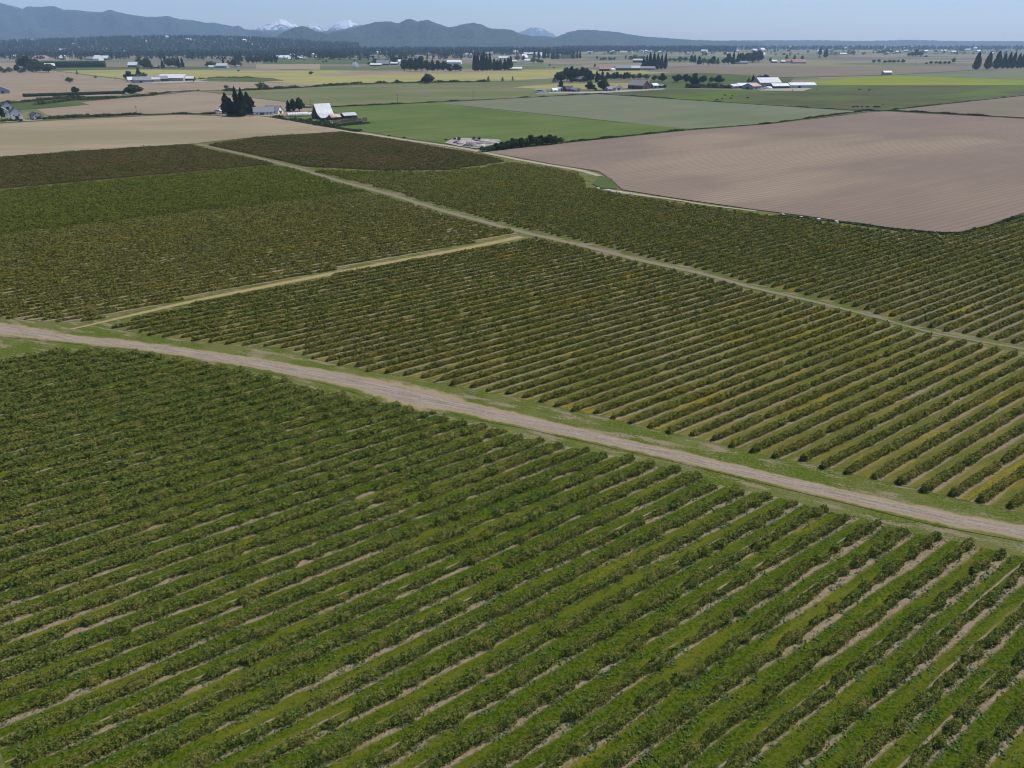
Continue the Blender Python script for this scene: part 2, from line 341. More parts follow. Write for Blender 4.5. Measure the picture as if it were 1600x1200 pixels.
FIELDS = [  # far to near
    ('purple', [(-200, 92), (90, 92), (330, 90), (330, 84), (-200, 84)], "fallow field far left"),
    ('tan2', [(-200, 110), (0, 109), (90, 109), (90, 100), (-200, 92)], "pale field at the far left farm"),
    ('dgreen', [(85, 110), (330, 107), (420, 100), (420, 97), (160, 100), (85, 106)], "green strip behind the yellow field"),
    ('purple', [(165, 105), (320, 104), (420, 104), (600, 104), (760, 98), (760, 94), (165, 97)], "fallow strip behind the yellow field"),
    ('dgreen', [(410, 100), (640, 100), (640, 92), (410, 92)], "green field with the sprinkler"),
    ('tan', [(400, 107), (500, 109), (500, 100), (400, 100)], "pale strip left of the sprinkler"),
    ('tan2', [(-300, 165), (-300, 112), (90, 111), (205, 123), (500, 131), (495, 136), (400, 140), (0, 168)], "bare tan field on the left"),
    ('yellow', [(85, 111), (210, 108.5), (400, 111), (520, 110), (700, 112), (873, 109), (1100, 110.5), (1100, 112.5), (960, 117), (870, 122), (800, 126), (675, 128), (575, 129.5), (498, 132), (440, 129), (360, 125), (205, 126), (170, 121)], "ripe yellow field"),
    ('tan2', [(487, 117), (560, 111.5), (640, 110), (790, 112), (800, 114.5), (690, 115), (520, 119)], "bare strip inside the yellow field"),
    ('dgreen', [(305, 127), (330, 123), (400, 121), (425, 122), (445, 126), (400, 128)], "green wedge in the yellow field"),
    ('sage', [(310, 141), (400, 139), (500, 135), (675, 130.5), (800, 127.5), (900, 126), (975, 127), (975, 133), (940, 146), (800, 153.5), (625, 162.5), (515, 168), (400, 153)], "mown green field"),
    ('yellow', [(800, 136.5), (868, 131), (985, 130), (985, 138), (860, 140)], "pale yellow strip by the farm"),
    ('purple', [(1000, 111), (1090, 104), (1250, 103), (1700, 104), (2200, 112), (2200, 122), (1600, 124), (1395, 118), (1240, 121), (1100, 117)], "grey fallow field on the right"),
    ('dgreen', [(1010, 138), (1020, 118), (1095, 113.5), (1240, 122), (1235, 129), (1150, 138)], "grass field behind the orchard"),
    ('grey', [(1300, 118.2), (1500, 110), (2200, 112), (2200, 130), (1600, 124.5), (1395, 117.5)], "pale crop by the poplars"),
    ('lime', [(1237, 129), (1285, 126), (1395, 117.8), (1600, 124.7), (2200, 134), (2200, 140), (1600, 134.2), (1425, 134), (1272, 133.5)], "bright yellow green mustard field"),
    ('pasture', [(940, 147), (975, 141.5), (1065, 139.5), (1200, 140.5), (1275, 134), (1600, 134.5), (2200, 141), (2200, 128), (1600, 147), (1390, 172.5), (1358, 173), (1200, 164)], "dark pasture with cattle"),
    ('purple', [(1395, 172), (1600, 149), (2200, 130), (2200, 220), (1600, 184)], "ploughed field at the right edge"),
    ('grey', [(684, 161.5), (800, 154), (940, 147), (1200, 164.5), (1354, 174), (1200, 193), (1075, 202)], "sparse grey green crop"),
    ('green', [(440, 181), (517, 168), (682, 161), (800, 175.5), (1075, 201.5), (882, 222), (760, 233), (700, 226), (637, 217), (540, 201), (470, 188)], "bright green crop field"),
    ('tan2', [(57, 171), (140, 164), (125, 160), (232, 150), (275, 144), (302, 142), (400, 153.5), (515, 169), (440, 182), (282, 180), (80, 184)], "bare field behind the farmhouse"),
    ('dgreen', [(-300, 160), (0, 160), (110, 152), (232, 148), (200, 153), (125, 159.5), (140, 164), (45, 171), (-300, 180)], "rough green patch behind the farmhouse"),
    ('tan', [(-400, 262), (-400, 197), (0, 193.5), (140, 186), (282, 179.5), (340, 181.5), (400, 183), (440, 188), (490, 197), (537, 205.5), (400, 214.5), (300, 225), (135, 235.5), (0, 245.5)], "wide tan stubble field"),
    ('brown', [(772, 240), (800, 235), (882, 224.5), (1070, 205), (1200, 194.5), (1380, 174.5), (1600, 186), (1900, 204), (1900, 248), (1600, 333), (1543, 353), (1499, 363.5), (1458, 363.5), (1397, 357.5), (1310, 345.5), (1249, 337), (1181, 328.5), (1060, 311), (972, 297), (955, 281), (935, 268), (863, 257), (800, 245)], "wide ploughed brown field"),
    ('dgreen', [(937, 276), (955, 279), (966, 296), (940, 295), (925, 288)], "green hollow at the ploughed field corner")]
for i, (k, px, lb) in enumerate(FIELDS): sheet("field", px, FM[k], .06 + .01 * i, lb)
zt = .06 + .01 * len(FIELDS)
DITCH = [([(1350, 174.5, 5, 0), (1200, 194, 5, 0), (1070, 204, 4, 0), (882, 223.5, 4, 0), (760, 235, 4, 0)], "ditch bank above the ploughed field"),
         ([(1340, 173.5, 4, 0), (1380, 173.5, 6, 0), (1600, 185.5, 4, 0), (2200, 221, 5, 0)], "ditch bank right of the pasture"),
         ([(470, 169, 4, 0), (517, 167.5, 4, 0), (625, 162.5, 4, 0), (800, 153.8, 4, 0), (940, 146.8, 4, 0)], "ditch bank above the green field"),
         ([(940, 147, 3, 0), (1200, 164.3, 3, 0), (1345, 173.5, 4, 0)], "bank between pasture and grey crop"),
         ([(-100, 200, 6, 0), (0, 193, 6, 0), (140, 185, 6, 0), (282, 179, 5, 0), (340, 181, 5, 0)], "grassy roadside below the farmhouse"),
         ([(350, 144, 5, 0), (420, 140, 6, 0), (500, 135, 6, 0), (600, 130.5, 6, 0), (675, 129, 5, 0), (870, 126.5, 4, 0)], "scrubby bank below the yellow field"),
         ([(60, 162, 6, 0), (150, 156, 9, 0), (230, 150, 9, 0), (300, 143, 7, 0), (400, 139.5, 6, 0)], "scrubby bank across the tan fields"),
         ([(300, 141, 3, 0), (400, 153.5, 3, 0), (517, 168, 3, 0)], "low bank beside the mown field"),
         ([(88, 111, 4, 0), (172, 121.5, 4, 0), (210, 126, 4, 0)], "bank along the yellow field"),
         ([(1200, 121.5, 8, 0), (1395, 117.5, 8, 0), (1500, 111, 8, 0), (1560, 108, 8, 0)], "ditch bank beyond the mustard"),
         ([(1275, 134, 5, 0), (1600, 134, 5, 0)], "bank below the mustard")]
for i, (pts, lb) in enumerate(DITCH): band("ditch_bank", pts, M['ditch'], zt + .01 * i, 1.5, lb)
GRAVEL = plain("farmyard_gravel", (.30, .28, .25), .95, (.22, .20, .17), .5)
for i, (px, lb) in enumerate([([(835, 147), (850, 144), (930, 143.5), (1030, 139), (1040, 138), (1035, 140.5), (940, 146), (930, 146)], "gravel farmyard by the grey barn"),
                              ([(1185, 142), (1200, 139), (1270, 138), (1255, 142.5)], "gravel yard at the right farm"),
                              ([(400, 181), (405, 178), (430, 178.5), (434, 181), (415, 182)], "gravel drive at the grey roofed house"),
                              ([(205, 131), (240, 128.5), (310, 126), (330, 128), (240, 131)], "bare yard at the left farm"),
                              ([(0, 189), (36, 187), (68, 186), (66, 188.5), (0, 192)], "gravel drive at the white farmhouse"),
                              ([(695, 224), (712, 216), (780, 219), (785, 224), (745, 233), (715, 229)], "bare ground under the scrap heaps")]):
    sheet("farmyard", px, GRAVEL, zt + .12 + i * .01, lb)

# ------------------------------------------------------------------ berry rows
LM = dict(
    near=leaf_mat("berry_leaves", (.040, .060, .009), (.140, .165, .032), (.165, .152, .038), 1.0, .39, (.15, .14, .02)),
    mid=leaf_mat("berry_leaves_dusty", (.064, .082, .012), (.158, .168, .034), (.200, .178, .046), 0.8, .43),
    left=leaf_mat("berry_leaves_sparse", (.078, .088, .014), (.165, .166, .036), (.200, .182, .052), .7, .43),
    dark=leaf_mat("berry_leaves_deep", (.050, .070, .006), (.108, .128, .012), (.130, .124, .022), .6, .36),
    red=leaf_mat("berry_leaves_russet", (.046, .050, .008), (.082, .080, .014), (.098, .078, .020), .5, red=(.096, .074, .022)))
def nd(px): a = np.array([G(*p) for p in px]); return np.stack([a @ N, a @ D], 1)
def spans(poly, n):
    xs = []
    for i in range(len(poly)):
        a, b = poly[i], poly[(i + 1) % len(poly)]
        if (a[0] - n) * (b[0] - n) < 0: xs.append(a[1] + (b[1] - a[1]) * (n - a[0]) / (b[0] - a[0]))
    xs.sort(); return [(xs[i], xs[i + 1]) for i in range(0, len(xs) - 1, 2)]
def row_geo(n, a, b, W, Hh, var, sep, k, wander=.12):
    """one hedge of berry bushes from a to b along the row direction; returns verts (along, across, up), quads"""
    L = b - a; nb = int(L / 1.25) + 2
    sc_ = np.clip(rng.normal(1, var, nb), .35, 1.45); sc_[rng.random(nb) < .02 + var * .12] *= .35
    ub = a + 1.25 * np.arange(nb) + rng.uniform(-.25, .25, nb)
    lat = rng.normal(0, wander, nb)
    def sz(u):
        s = np.interp(u, ub, sc_)
        s *= 1 - sep + sep * np.abs(np.cos(math.pi * (u - a) / 1.25))
        return s * np.clip(np.minimum(u - a, b - u) / .7 + .35, .35, 1)
    dmid = math.hypot(*((a + b) / 2 * D + n * N))
    dmin = np.hypot(*(np.clip(0, a, b) * D + n * N)); dmin = max(dmin, 40)
    st = .55 if dmin < 160 else .9 if dmin < 320 else 1.5
    m = max(int(L / st), 3); u = np.linspace(a, b, m)
    s = sz(u)[:, None] * (1 + rng.normal(0, .10, (m, 7)))
    ph = np.linspace(-.15, math.pi + .15, 7)[None, :]
    y = np.cos(ph) * W * .30 * s + np.interp(u, ub, lat)[:, None]; z = np.maximum(np.sin(ph), -.05) * Hh * .62 * s
    V = np.stack([np.repeat(u[:, None], 7, 1) + rng.normal(0, .06, (m, 7)), y, z], 2).reshape(-1, 3)
    i = (np.arange(m - 1)[:, None] * 7 + np.arange(6)[None, :]).ravel()
    Q = np.stack([i, i + 1, i + 8, i + 7], 1)
    # leaf sprays, larger and fewer with distance
    dens = lambda d: k * 300 * np.clip(66 / d, .15, 1.0) ** 1.55
    cnt = int(L * dens(dmin)); uu = rng.uniform(a, b, cnt)
    d = np.hypot(uu * D[0] + n * N[0], uu * D[1] + n * N[1]); d = np.maximum(np.sqrt(d * d + HC * HC), 60)
    keep = rng.random(cnt) < dens(np.maximum(d, dmin)) / dens(dmin); uu = uu[keep]; d = d[keep]; c = len(uu)
    size = np.clip(.0023 * d, .17, .60) * rng.uniform(.6, 1.35, c)
    sz_ = sz(uu); keep = rng.random(c) < np.clip(sz_ * 1.2, .15, 1); uu = uu[keep]; size = size[keep]; sz_ = sz_[keep]; c = len(uu)
    phi = rng.uniform(-.05, math.pi + .05, c); rr = rng.uniform(.6, 1.06, c) * sz_
    out = np.stack([rng.normal(0, .45, c), np.cos(phi), np.maximum(np.sin(phi), 0) + .25], 1)
    ctr = np.stack([uu, np.cos(phi) * W * .5 * rr + np.interp(uu, ub, lat), np.maximum(np.sin(phi), .06) * Hh * rr * .92], 1)
    ax = out * .8 + rng.normal(0, .55, (c, 3)); ax /= np.linalg.norm(ax, axis=1)[:, None]
    nr = out * .9 + rng.normal(0, .45, (c, 3)) + (0, 0, .5); fl = (rng.random(c) < .62)[:, None]
    a2 = np.cross(nr, rng.normal(0, 1, (c, 3))); a2 /= np.linalg.norm(a2, axis=1)[:, None]; ax = np.where(fl, a2, ax)
    bx = np.cross(ax, np.where(fl, nr, rng.normal(0, 1, (c, 3)))); bx /= np.linalg.norm(bx, axis=1)[:, None]
    h = size[:, None] * .5
    V2 = np.stack([ctr - ax * h, ctr + bx * h * .6 - ax * h * .1, ctr + ax * h, ctr - bx * h * .6 + ax * h * .15], 1).reshape(-1, 3)
    V2[:, 2] = np.maximum(V2[:, 2], .0)
    Q2 = np.arange(4 * c).reshape(-1, 4) + len(V)
    return np.r_[V, V2], np.r_[Q, Q2]
def to_world(V, n, o):
    X = V[:, 0] * D[0] + (n - V[:, 1]) * N[0] - o[0]; Y = V[:, 0] * D[1] + (n - V[:, 1]) * N[1] - o[1]
    return np.stack([X, Y, V[:, 2] + .05], 1)
ROWS = []
def rows(poly, n0, sp, parf, mat, labelf, group, nmin=-1e9):
    pn = nd(poly); ns = n0 + sp * np.arange(-200, 200); ns = ns[(ns > pn[:, 0].min()) & (ns < pn[:, 0].max()) & (ns > nmin)]
    i = 0
    for n in ns[::-1]:
        sps = [s for s in spans(pn, n) if s[1] - s[0] > 4]
        if not sps: continue
        Vs = []; Qs = []; off = 0
        if len(sps) > 1 and max(b - a for a, b in sps) > 12: sps = [s for s in sps if s[1] - s[0] > 9]
        for a, b in sps:
            e0, e1 = rng.uniform(-.8, .8, 2)
            for x in np.arange(0, 1):
                V, Q = row_geo(n, a + e0, b + e1, *parf(n, (a + b) / 2)); Vs.append(V); Qs.append(Q + off); off += len(V)
        V = np.concatenate(Vs); Q = np.concatenate(Qs); a = sps[0][0]
        o = (a * D[0] + n * N[0], a * D[1] + n * N[1])
        me = np_mesh("berry_row", to_world(V, n, o), Q, mat)
        ob = bpy.data.objects.new("berry_row", me); link(ob); ob.location = (o[0], o[1], 0)
        i += 1; tag(ob, labelf(n, i), "berry row", group); ROWS.append(ob)
def par_near(n, d):
    f = np.clip((-n - 26) / 85, 0, 1)
    return (1.15 + .95 * f, 1.05 + .1 * f, .20, .08, 1.0, .14)
def par_mid(n, d):
    f = np.clip((-n - 60) / 120, 0, 1)
    return (1.30 - .15 * f, 1.32 - .38 * f, .11 + .03 * f, .04 + .04 * f, 1.0, .06)
def par_left(n, d):
    if n < -300: return (2.4, 1.35, .16, .1, 1.0, .1)
    f = np.clip((-n - 190) / 110, 0, 1)
    return (1.15 + .3 * f, .95, .20 - .08 * f, .15 - .1 * f, .9, .08)
def par_right(n, d):
    if n < -330: return (2.3, 1.35, .16, .1, 1.0, .1)
    f = np.clip((-n - 60) / 120, 0, 1); return (1.35, 1.3 - .28 * f, .11, .04, 1.0, .06)
vis0 = N0 + .5
def lab_near(n, i):
    if n > vis0: return "green berry row in the grassy near field, %s in from the lower right corner" % nth(i)
    return "green near field berry row, %s from the right of those ending below the road" % nth(int(round((N0 - n) / SP0)) + 1)
rows(NEAR, N0, SP0, par_near, LM['near'], lab_near, "berry rows of the near field")
def lab_mid(n, i):
    k = int(round((N1 - n) / SP1)) + 1
    if k < 1: return "berry row above the road whose start lies outside the right edge, %s in" % nth(i)
    return "dusty berry row starting just above the dirt road, %s row start from the right" % nth(k)
rows(MIDB, N1, SP1, par_mid, LM['mid'], lab_mid, "berry rows between dirt road and straw strip")
rows(LEFT, N1, SP1, par_left, LM['left'], lambda n, i: "sparse berry row left of the narrow lane, %s above the yellow straw strip" % nth(i), "sparse berry rows on the left", nmin=-296)
rows([p for p in LEFT], N1, SP1, par_left, LM['dark'], lambda n, i: "x", "x") if False else None
def rows_range(poly, n0, sp, parf, mat, labelf, group, lo, hi):
    pn = nd(poly)
    poly2 = poly; ns_all = n0 + sp * np.arange(-200, 200)
    # clip by n range
    global _kp
    i = 0
    for n in ns_all[(ns_all > lo) & (ns_all <= hi)][::-1]:
        sps = [s for s in spans(pn, n) if s[1] - s[0] > 6]
        if not sps: continue
        Vs = []; Qs = []; off = 0
        for a, b in sps:
            V, Q = row_geo(n, a + rng.uniform(-1, 1), b + rng.uniform(-1, 1), *parf(n, 0)); Vs.append(V); Qs.append(Q + off); off += len(V)
        a = sps[0][0]; o = (a * D[0] + n * N[0], a * D[1] + n * N[1]); i += 1
        me = np_mesh("berry_row", to_world(np.concatenate(Vs), n, o), np.concatenate(Qs), mat)
        ob = bpy.data.objects.new("berry_row", me); link(ob); ob.location = (o[0], o[1], 0)
        tag(ob, labelf(n, i), "berry row", group); ROWS.append(ob)
rows_range(LEFT, N1, SP1, par_left, LM['dark'], lambda n, i: "dense dark green berry row left of the lane, %s above the sparse rows" % nth(i), "dense berry rows on the left", -450, -296)
rows_range(RIGHT, N1, SP1, par_right, LM['mid'], lambda n, i: "berry row right of the narrow lane, %s counted away from the camera" % nth(i), "berry rows right of the lane", -330, 60)
rows_range(RIGHT, N1, SP1, par_right, LM['dark'], lambda n, i: "dark berry row right of the lane towards the russet block, %s counted away" % nth(i), "dark berry rows right of the lane", -420, -330)
def stuff_rows(polys, lo):
    Vs = []; Qs = []; off = 0
    for poly in polys:
        pn = nd(poly)
        for n in N1 + SP1 * np.arange(-200, 200):
            if n > lo: continue
            for a, b in spans(pn, n):
                if b - a < 4: continue
                V, Q = row_geo(n, a, b, 2.3, 1.4, .2, .15, 1.1); Vs.append(to_world(V, n, (0, 0))); Qs.append(Q + off); off += len(V)
    if Vs:
        me = np_mesh("distant_berry_bushes", np.concatenate(Vs), np.concatenate(Qs), LM['red'])
        tag(link(bpy.data.objects.new("distant_berry_bushes", me)), "russet green berry bushes filling the two far blocks below the tan stubble", "berry bushes", kind='stuff')
stuff_rows([FARL, FARR], 1e9)
stuff_rows([RIGHT], -420)
print("rows", len(ROWS), "faces", sum(len(o.data.polygons) for o in ROWS))

# weeds and tufts in the near field
def scatter_cards(name, pts, size, upw, mat, label, cat):
    c = len(pts); size = size * rng.uniform(.6, 1.5, c)
    ax = rng.normal(0, .6, (c, 3)); ax[:, 2] = np.abs(ax[:, 2]) * .5 + upw; ax /= np.linalg.norm(ax, axis=1)[:, None]
    bx = np.cross(ax, rng.normal(0, .45, (c, 3)) + (0, 0, 1)); bx /= np.linalg.norm(bx, axis=1)[:, None]; h = size[:, None] * .5
    ctr = pts.copy(); ctr[:, 2] += .05 + size * .3
    V = np.stack([ctr - ax * h, ctr + bx * h * .55, ctr + ax * h, ctr - bx * h * .55], 1).reshape(-1, 3); V[:, 2] = np.maximum(V[:, 2], .05)
    me = np_mesh(name, V, np.arange(4 * c).reshape(-1, 4), mat)
    tag(link(bpy.data.objects.new(name, me)), label, cat, kind='stuff')
def in_poly(p, poly):
    x, y = p[:, 0], p[:, 1]; r = np.zeros(len(p), bool); j = len(poly) - 1
    for i in range(len(poly)):
        xi, yi = poly[i]; xj, yj = poly[j]
        r ^= ((yi > y) != (yj > y)) & (x < (xj - xi) * (y - yi) / (yj - yi + 1e-12) + xi); j = i
    return r
npoly = nd(NEAR)
def near_pts(cnt, clump, prow):
    k = cnt // clump
    n = rng.uniform(-175, 20, k * 2); d = rng.uniform(-70, 180, k * 2)
    n = np.where(rng.random(len(n)) < prow, N0 + SP0 * np.round((n - N0) / SP0) + rng.normal(.75, .35, len(n)), n)
    n = np.repeat(n, clump) + rng.normal(0, .28, len(n) * clump); d = np.repeat(d, clump) + rng.normal(0, .4, len(d) * clump)
    ok = in_poly(np.stack([n, d], 1), npoly); n, d = n[ok], d[ok]
    return np.stack([n * N[0] + d * D[0], n * N[1] + d * D[1], np.zeros(len(n))], 1)
scatter_cards("weeds", near_pts(70000, 12, .85), .28, .05, leaf_mat("weed_leaves", (.070, .120, .040), (.100, .150, .060), (.09, .13, .05)), "light green broad leaved weeds along the near berry rows", "weeds")
scatter_cards("grass_tufts", near_pts(50000, 9, .3), .20, .25, leaf_mat("tuft_grass", (.050, .085, .014), (.085, .115, .024), (.12, .12, .04)), "short grass tufts in the near aisles", "grass")

# ------------------------------------------------------------------ trees
TM = dict(conifer=leaf_mat("conifer_needles", (.020, .034, .014), (.042, .060, .024), (.052, .062, .026), .35),
          round=leaf_mat("broad_leaves", (.034, .056, .014), (.072, .100, .026), (.084, .102, .030), .35),
          light=leaf_mat("pale_leaves", (.052, .082, .024), (.085, .115, .038), (.08, .10, .036), .35),
          poplar=leaf_mat("poplar_leaves", (.024, .040, .014), (.050, .070, .022), (.060, .070, .026), .35),
          bush=leaf_mat("shrub_leaves", (.034, .052, .014), (.066, .088, .024), (.08, .09, .03), .5),
          olive=leaf_mat("olive_leaves", (.085, .088, .040), (.125, .118, .060), (.13, .11, .06), .5),
          rust=leaf_mat("copper_leaves", (.060, .034, .026), (.085, .050, .034), (.070, .056, .034), .5),
          pink=leaf_mat("blossom", (.22, .09, .11), (.30, .14, .15), (.12, .09, .06), .5))
BARK = plain("bark", (.10, .075, .055), .9)
def crown(kind, cnt, seed):
    r = np.random.default_rng(seed)
    if kind == 'conifer':
        t = r.random(cnt) ** .75; z = 1 - t * .93; lay = (z * 9) % 1
        rad = t ** .66 * .5 * (.66 + .34 * (1 - lay)) * (1 + .22 * np.sin(3 * r.random() + z * 17)); g = r.uniform(0, 2 * math.pi, cnt)
        rr = rad * (1 - .5 * r.random(cnt) ** 2) * (1 + .18 * np.sin(g * 3 + seed) + .12 * np.sin(g * 5 + z * 9))
        c = np.stack([rr * np.cos(g), rr * np.sin(g), z], 1); out = np.stack([np.cos(g), np.sin(g), -.35 + 0 * g], 1); s = .062
    elif kind == 'poplar':
        z = r.random(cnt); prof = np.clip(z / .18, 0, 1) ** .5 * np.clip(1 - z, 0, 1) ** .62 * 1.12; g = r.uniform(0, 2 * math.pi, cnt)
        rr = prof * .5 * np.sqrt(r.random(cnt)) ** .6 * (1 + .16 * np.sin(3 * g + 9 * z + seed) + .14 * np.sin(7 * g - 21 * z))
        c = np.stack([rr * np.cos(g), rr * np.sin(g), .05 + .95 * z], 1); out = np.stack([np.cos(g) * .5, np.sin(g) * .5, 1 + 0 * g], 1); s = .055
    else:
        nl = 22 if kind != 'bush' else 12; lo = .07 if kind != 'bush' else .03
        a = r.normal(0, 1, (nl, 3)); a /= np.linalg.norm(a, axis=1)[:, None]; a *= r.uniform(.25, .72, nl)[:, None]
        a[0] = (0, 0, .62)
        lr = r.uniform(.24, .42, nl); j = r.integers(0, nl, cnt); q = r.normal(0, 1, (cnt, 3)); q /= np.linalg.norm(q, axis=1)[:, None]
        p = a[j] + q * (lr[j] * r.uniform(.65, 1.05, cnt))[:, None]
        c = np.stack([p[:, 0] * .5, p[:, 1] * .5, lo + (1 - lo) * (p[:, 2] * .5 + .5)], 1); c[:, 2] = np.clip(c[:, 2], lo * .6, 1.02)
        c[:, :2] *= (1.12 + .45 * np.clip(.45 - c[:, 2], 0, .45) / .45)[:, None]; out = q; s = .075
    sz = s * r.uniform(.6, 1.5, cnt)
    ax = out * .6 + r.normal(0, .6, (cnt, 3)); ax /= np.linalg.norm(ax, axis=1)[:, None]
    bx = np.cross(ax, r.normal(0, 1, (cnt, 3))); bx /= np.linalg.norm(bx, axis=1)[:, None]; h = sz[:, None] * .5
    return np.stack([c - ax * h, c + bx * h * .8, c + ax * h, c - bx * h * .8], 1).reshape(-1, 3)
def trunk_geo(kind, seed):
    r = np.random.default_rng(seed); m = MB(); hh = .9 if kind in ('conifer', 'poplar') else .5
    m.tube((0, 0, -.01), (0, 0, hh), .035, .008 if hh > .6 else .02)
    if hh < .6:
        for i in range(6):
            g = i * 1.05 + r.uniform(-.3, .3); z = r.uniform(.18, .45)
            m.tube((0, 0, z), (.28 * math.cos(g), .28 * math.sin(g), z + .3), .014, .004, 5)
    else:
        for i in range(8): g = i * 2.4; z = .15 + .08 * i; m.tube((0, 0, z), (.2 * (1 - z) * math.cos(g), .2 * (1 - z) * math.sin(g), z + .02), .008, .003, 4)
    return m
PROTO = {}
MATK = {'conifer': 'conifer', 'poplar': 'poplar', 'round': 'round', 'light': 'light', 'bush': 'bush', 'olive': 'olive', 'rust': 'rust', 'pink': 'pink'}
SHAPE = {'light': 'round', 'olive': 'round', 'rust': 'round', 'pink': 'bush'}
NAME = {'conifer': 'conifer_tree', 'poplar': 'poplar_tree', 'round': 'leafy_tree', 'light': 'leafy_tree', 'bush': 'shrub', 'olive': 'olive_leaved_tree', 'rust': 'copper_leaved_tree', 'pink': 'blossom_shrub'}
CATN = {'bush': 'shrub', 'pink': 'shrub'}
def proto(kind, big, v):
    key = (kind, big, v)
    if key in PROTO: return PROTO[key]
    sh = SHAPE.get(kind, kind); cnt = 4200 if big else 1000
    V = crown(sh, cnt, 11 * v + len(kind)); mt = TM[MATK[kind]]
    cm = np_mesh("crown", V, np.arange(len(V)).reshape(-1, 4), mt)
    t = trunk_geo(sh, v)
    if big:
        tm = bpy.data.meshes.new("trunk"); tm.from_pydata(t.v, [], t.f); tm.materials.append(BARK)
        PROTO[key] = (tm, cm)
    else:
        tq = [f if len(f) == 4 else None for f in t.f]; tq = [f for f in tq if f]
        me = np_mesh(NAME[kind], np.r_[V, np.array(t.v)], np.r_[np.arange(len(V)).reshape(-1, 4), np.array(tq) + len(V)], [mt, BARK],
                     np.r_[np.zeros(len(V) // 4), np.ones(len(tq))])
        PROTO[key] = (me,)
    return PROTO[key]
NT_ = [0]
def tree(px, py, hp, wp, kind, label, group=None):
    """px, py: foot in photo pixels; hp, wp height and width in photo pixels"""
    k = mpp(px, py); x, y = G(px, py); h, wd = hp * k, wp * k * (1.0 if kind in ('conifer', 'poplar') else 1.18); big = hp >= 11; NT_[0] += 1
    v = NT_[0] % (3 if big else 4); pr = proto(kind, big, v); rz = rng.uniform(0, 6.28)
    if big:
        e = empty(NAME[kind], (x, y, 0), rz); e.scale = (wd, wd, h)
        for me, nm in zip(pr, ("trunk", "crown")): o = link(bpy.data.objects.new(nm, me)); o.parent = e
    else:
        e = link(bpy.data.objects.new(NAME[kind], pr[0])); e.location = (x, y, 0); e.rotation_euler = (0, 0, rz); e.scale = (wd, wd, h)
    return tag(e, label, CATN.get(kind, "tree"), group)
def grove(lst, kind, text, group):
    lst = sorted(lst)
    for i, t in enumerate(lst):
        k = t[4] if len(t) > 4 else kind
        tree(t[0], t[1], t[2], t[3], k, "%s, %s from the left" % (text, nth(i + 1)), group)
def line(x0, y0, x1, y1, n, h, wd, jit=.15):
    return [(x0 + (x1 - x0) * i / max(n - 1, 1) + rng.uniform(-1, 1) * wd * .15, y0 + (y1 - y0) * i / max(n - 1, 1), h * rng.uniform(1 - jit, 1 + jit), wd * rng.uniform(1 - jit, 1 + jit)) for i in range(n)]
grove([(355, 178, 31, 22), (372, 182.5, 44, 15), (381, 180.5, 40, 17), (389, 179, 33, 22), (363, 182, 27, 19), (377, 183, 27, 17), (395, 178, 25, 14)], 'conifer', "tall dark conifer in the grove left of the grey roofed house", "conifer grove beside the house")
grove([(451, 174.5, 17, 10, 'conifer'), (459, 174.5, 20, 13), (468, 174, 20, 15)], 'round', "tree behind the white wrapped bales by the barn", "trees beside the barn")
grove([(3, 113, 9, 9), (15, 113, 8, 9), (27, 112.5, 11, 9), (38, 113, 8, 9), (8, 114, 6, 9), (33, 114.5, 5, 9), (52, 113.5, 9, 8)], 'bush', "small tree in the thicket at the left edge below the town", "thicket trees at the left edge")
tree(46, 111, 23, 24, 'round', "big dark round tree at the left end of the clipped windbreak")
tree(57, 112, 16, 16, 'round', "dark tree just right of the big round tree by the windbreak")
tree(76, 113, 13, 20, 'round', "low spreading dark tree under the white roof by the windbreak")
tree(121, 116.5, 6, 4, 'conifer', "tiny dark leaning tree at the left end of the yellow field")
tree(109, 129.5, 9, 12, 'round', "lone wind shaped tree in the middle of the left tan field")
tree(119, 147.5, 12, 10, 'round', "lone round tree rising from the low hedge on the left")
tree(207, 147, 15, 25, 'round', "wide dark rounded tree at the right end of the low hedge")
grove([(202, 126, 14, 12), (217, 117, 11, 8, 'conifer'), (215, 124, 9, 12), (226, 122, 9, 9)], 'round', "tree behind the grey sheds of the left farm", "trees at the left farm")
grove([(218, 104, 13, 8), (226, 106, 13, 12), (231, 107.5, 15, 14), (237, 107.5, 9, 7)], 'round', "dark tree right of the white roofed barn", "trees beside the white roofed barn")
grove([(248, 107.5, 5.5, 4, 'light'), (255, 107, 12, 7.5), (254.5, 92, 9, 7), (259, 101, 17, 6), (266, 105, 13, 12, 'olive'), (275, 105, 14, 11, 'olive'), (280, 106.5, 18, 6), (286, 105.5, 15, 7)], 'conifer', "tree in the mixed clump behind the yellow field", "mixed clump behind the yellow field")
grove([(325, 105.5, 9, 8), (332, 105.5, 10, 11), (341, 105, 7, 8), (349, 100, 13, 4.5, 'conifer'), (357, 103.5, 9, 7), (366, 104.5, 12, 10), (375, 105, 10, 8), (372, 98, 14, 9), (377, 97, 17, 7, 'conifer')], 'round', "dark tree round the long white farm roof", "trees round the long white farm roof")
grove(line(388, 99, 430, 98.5, 8, 12, 8), 'round', "dark tree in the copse right of the long white farm roof", "copse right of the long white farm roof")
tree(373, 112, 3, 4, 'bush', "tiny shrub in the yellow field")
tree(486, 117.5, 6, 8, 'round', "lone small tree between the yellow field and the bare strip")
tree(408, 138.5, 10, 15, 'round', "rounded bush tree at the left end of the scrub bank")
tree(417, 139, 6, 9, 'bush', "low shrub right of the rounded bush tree on the bank")
tree(354, 139.5, 7, 6, 'round', "small solitary tree above the conifer grove")
tree(667, 130.5, 15, 18, 'round', "solitary round tree at the edge of the yellow field")
tree(763, 128, 8.5, 7, 'conifer', "leftmost and largest of the three cone shaped trees by the yellow field")
tree(785, 127, 6.5, 6, 'conifer', "middle of the three cone shaped trees by the yellow field")
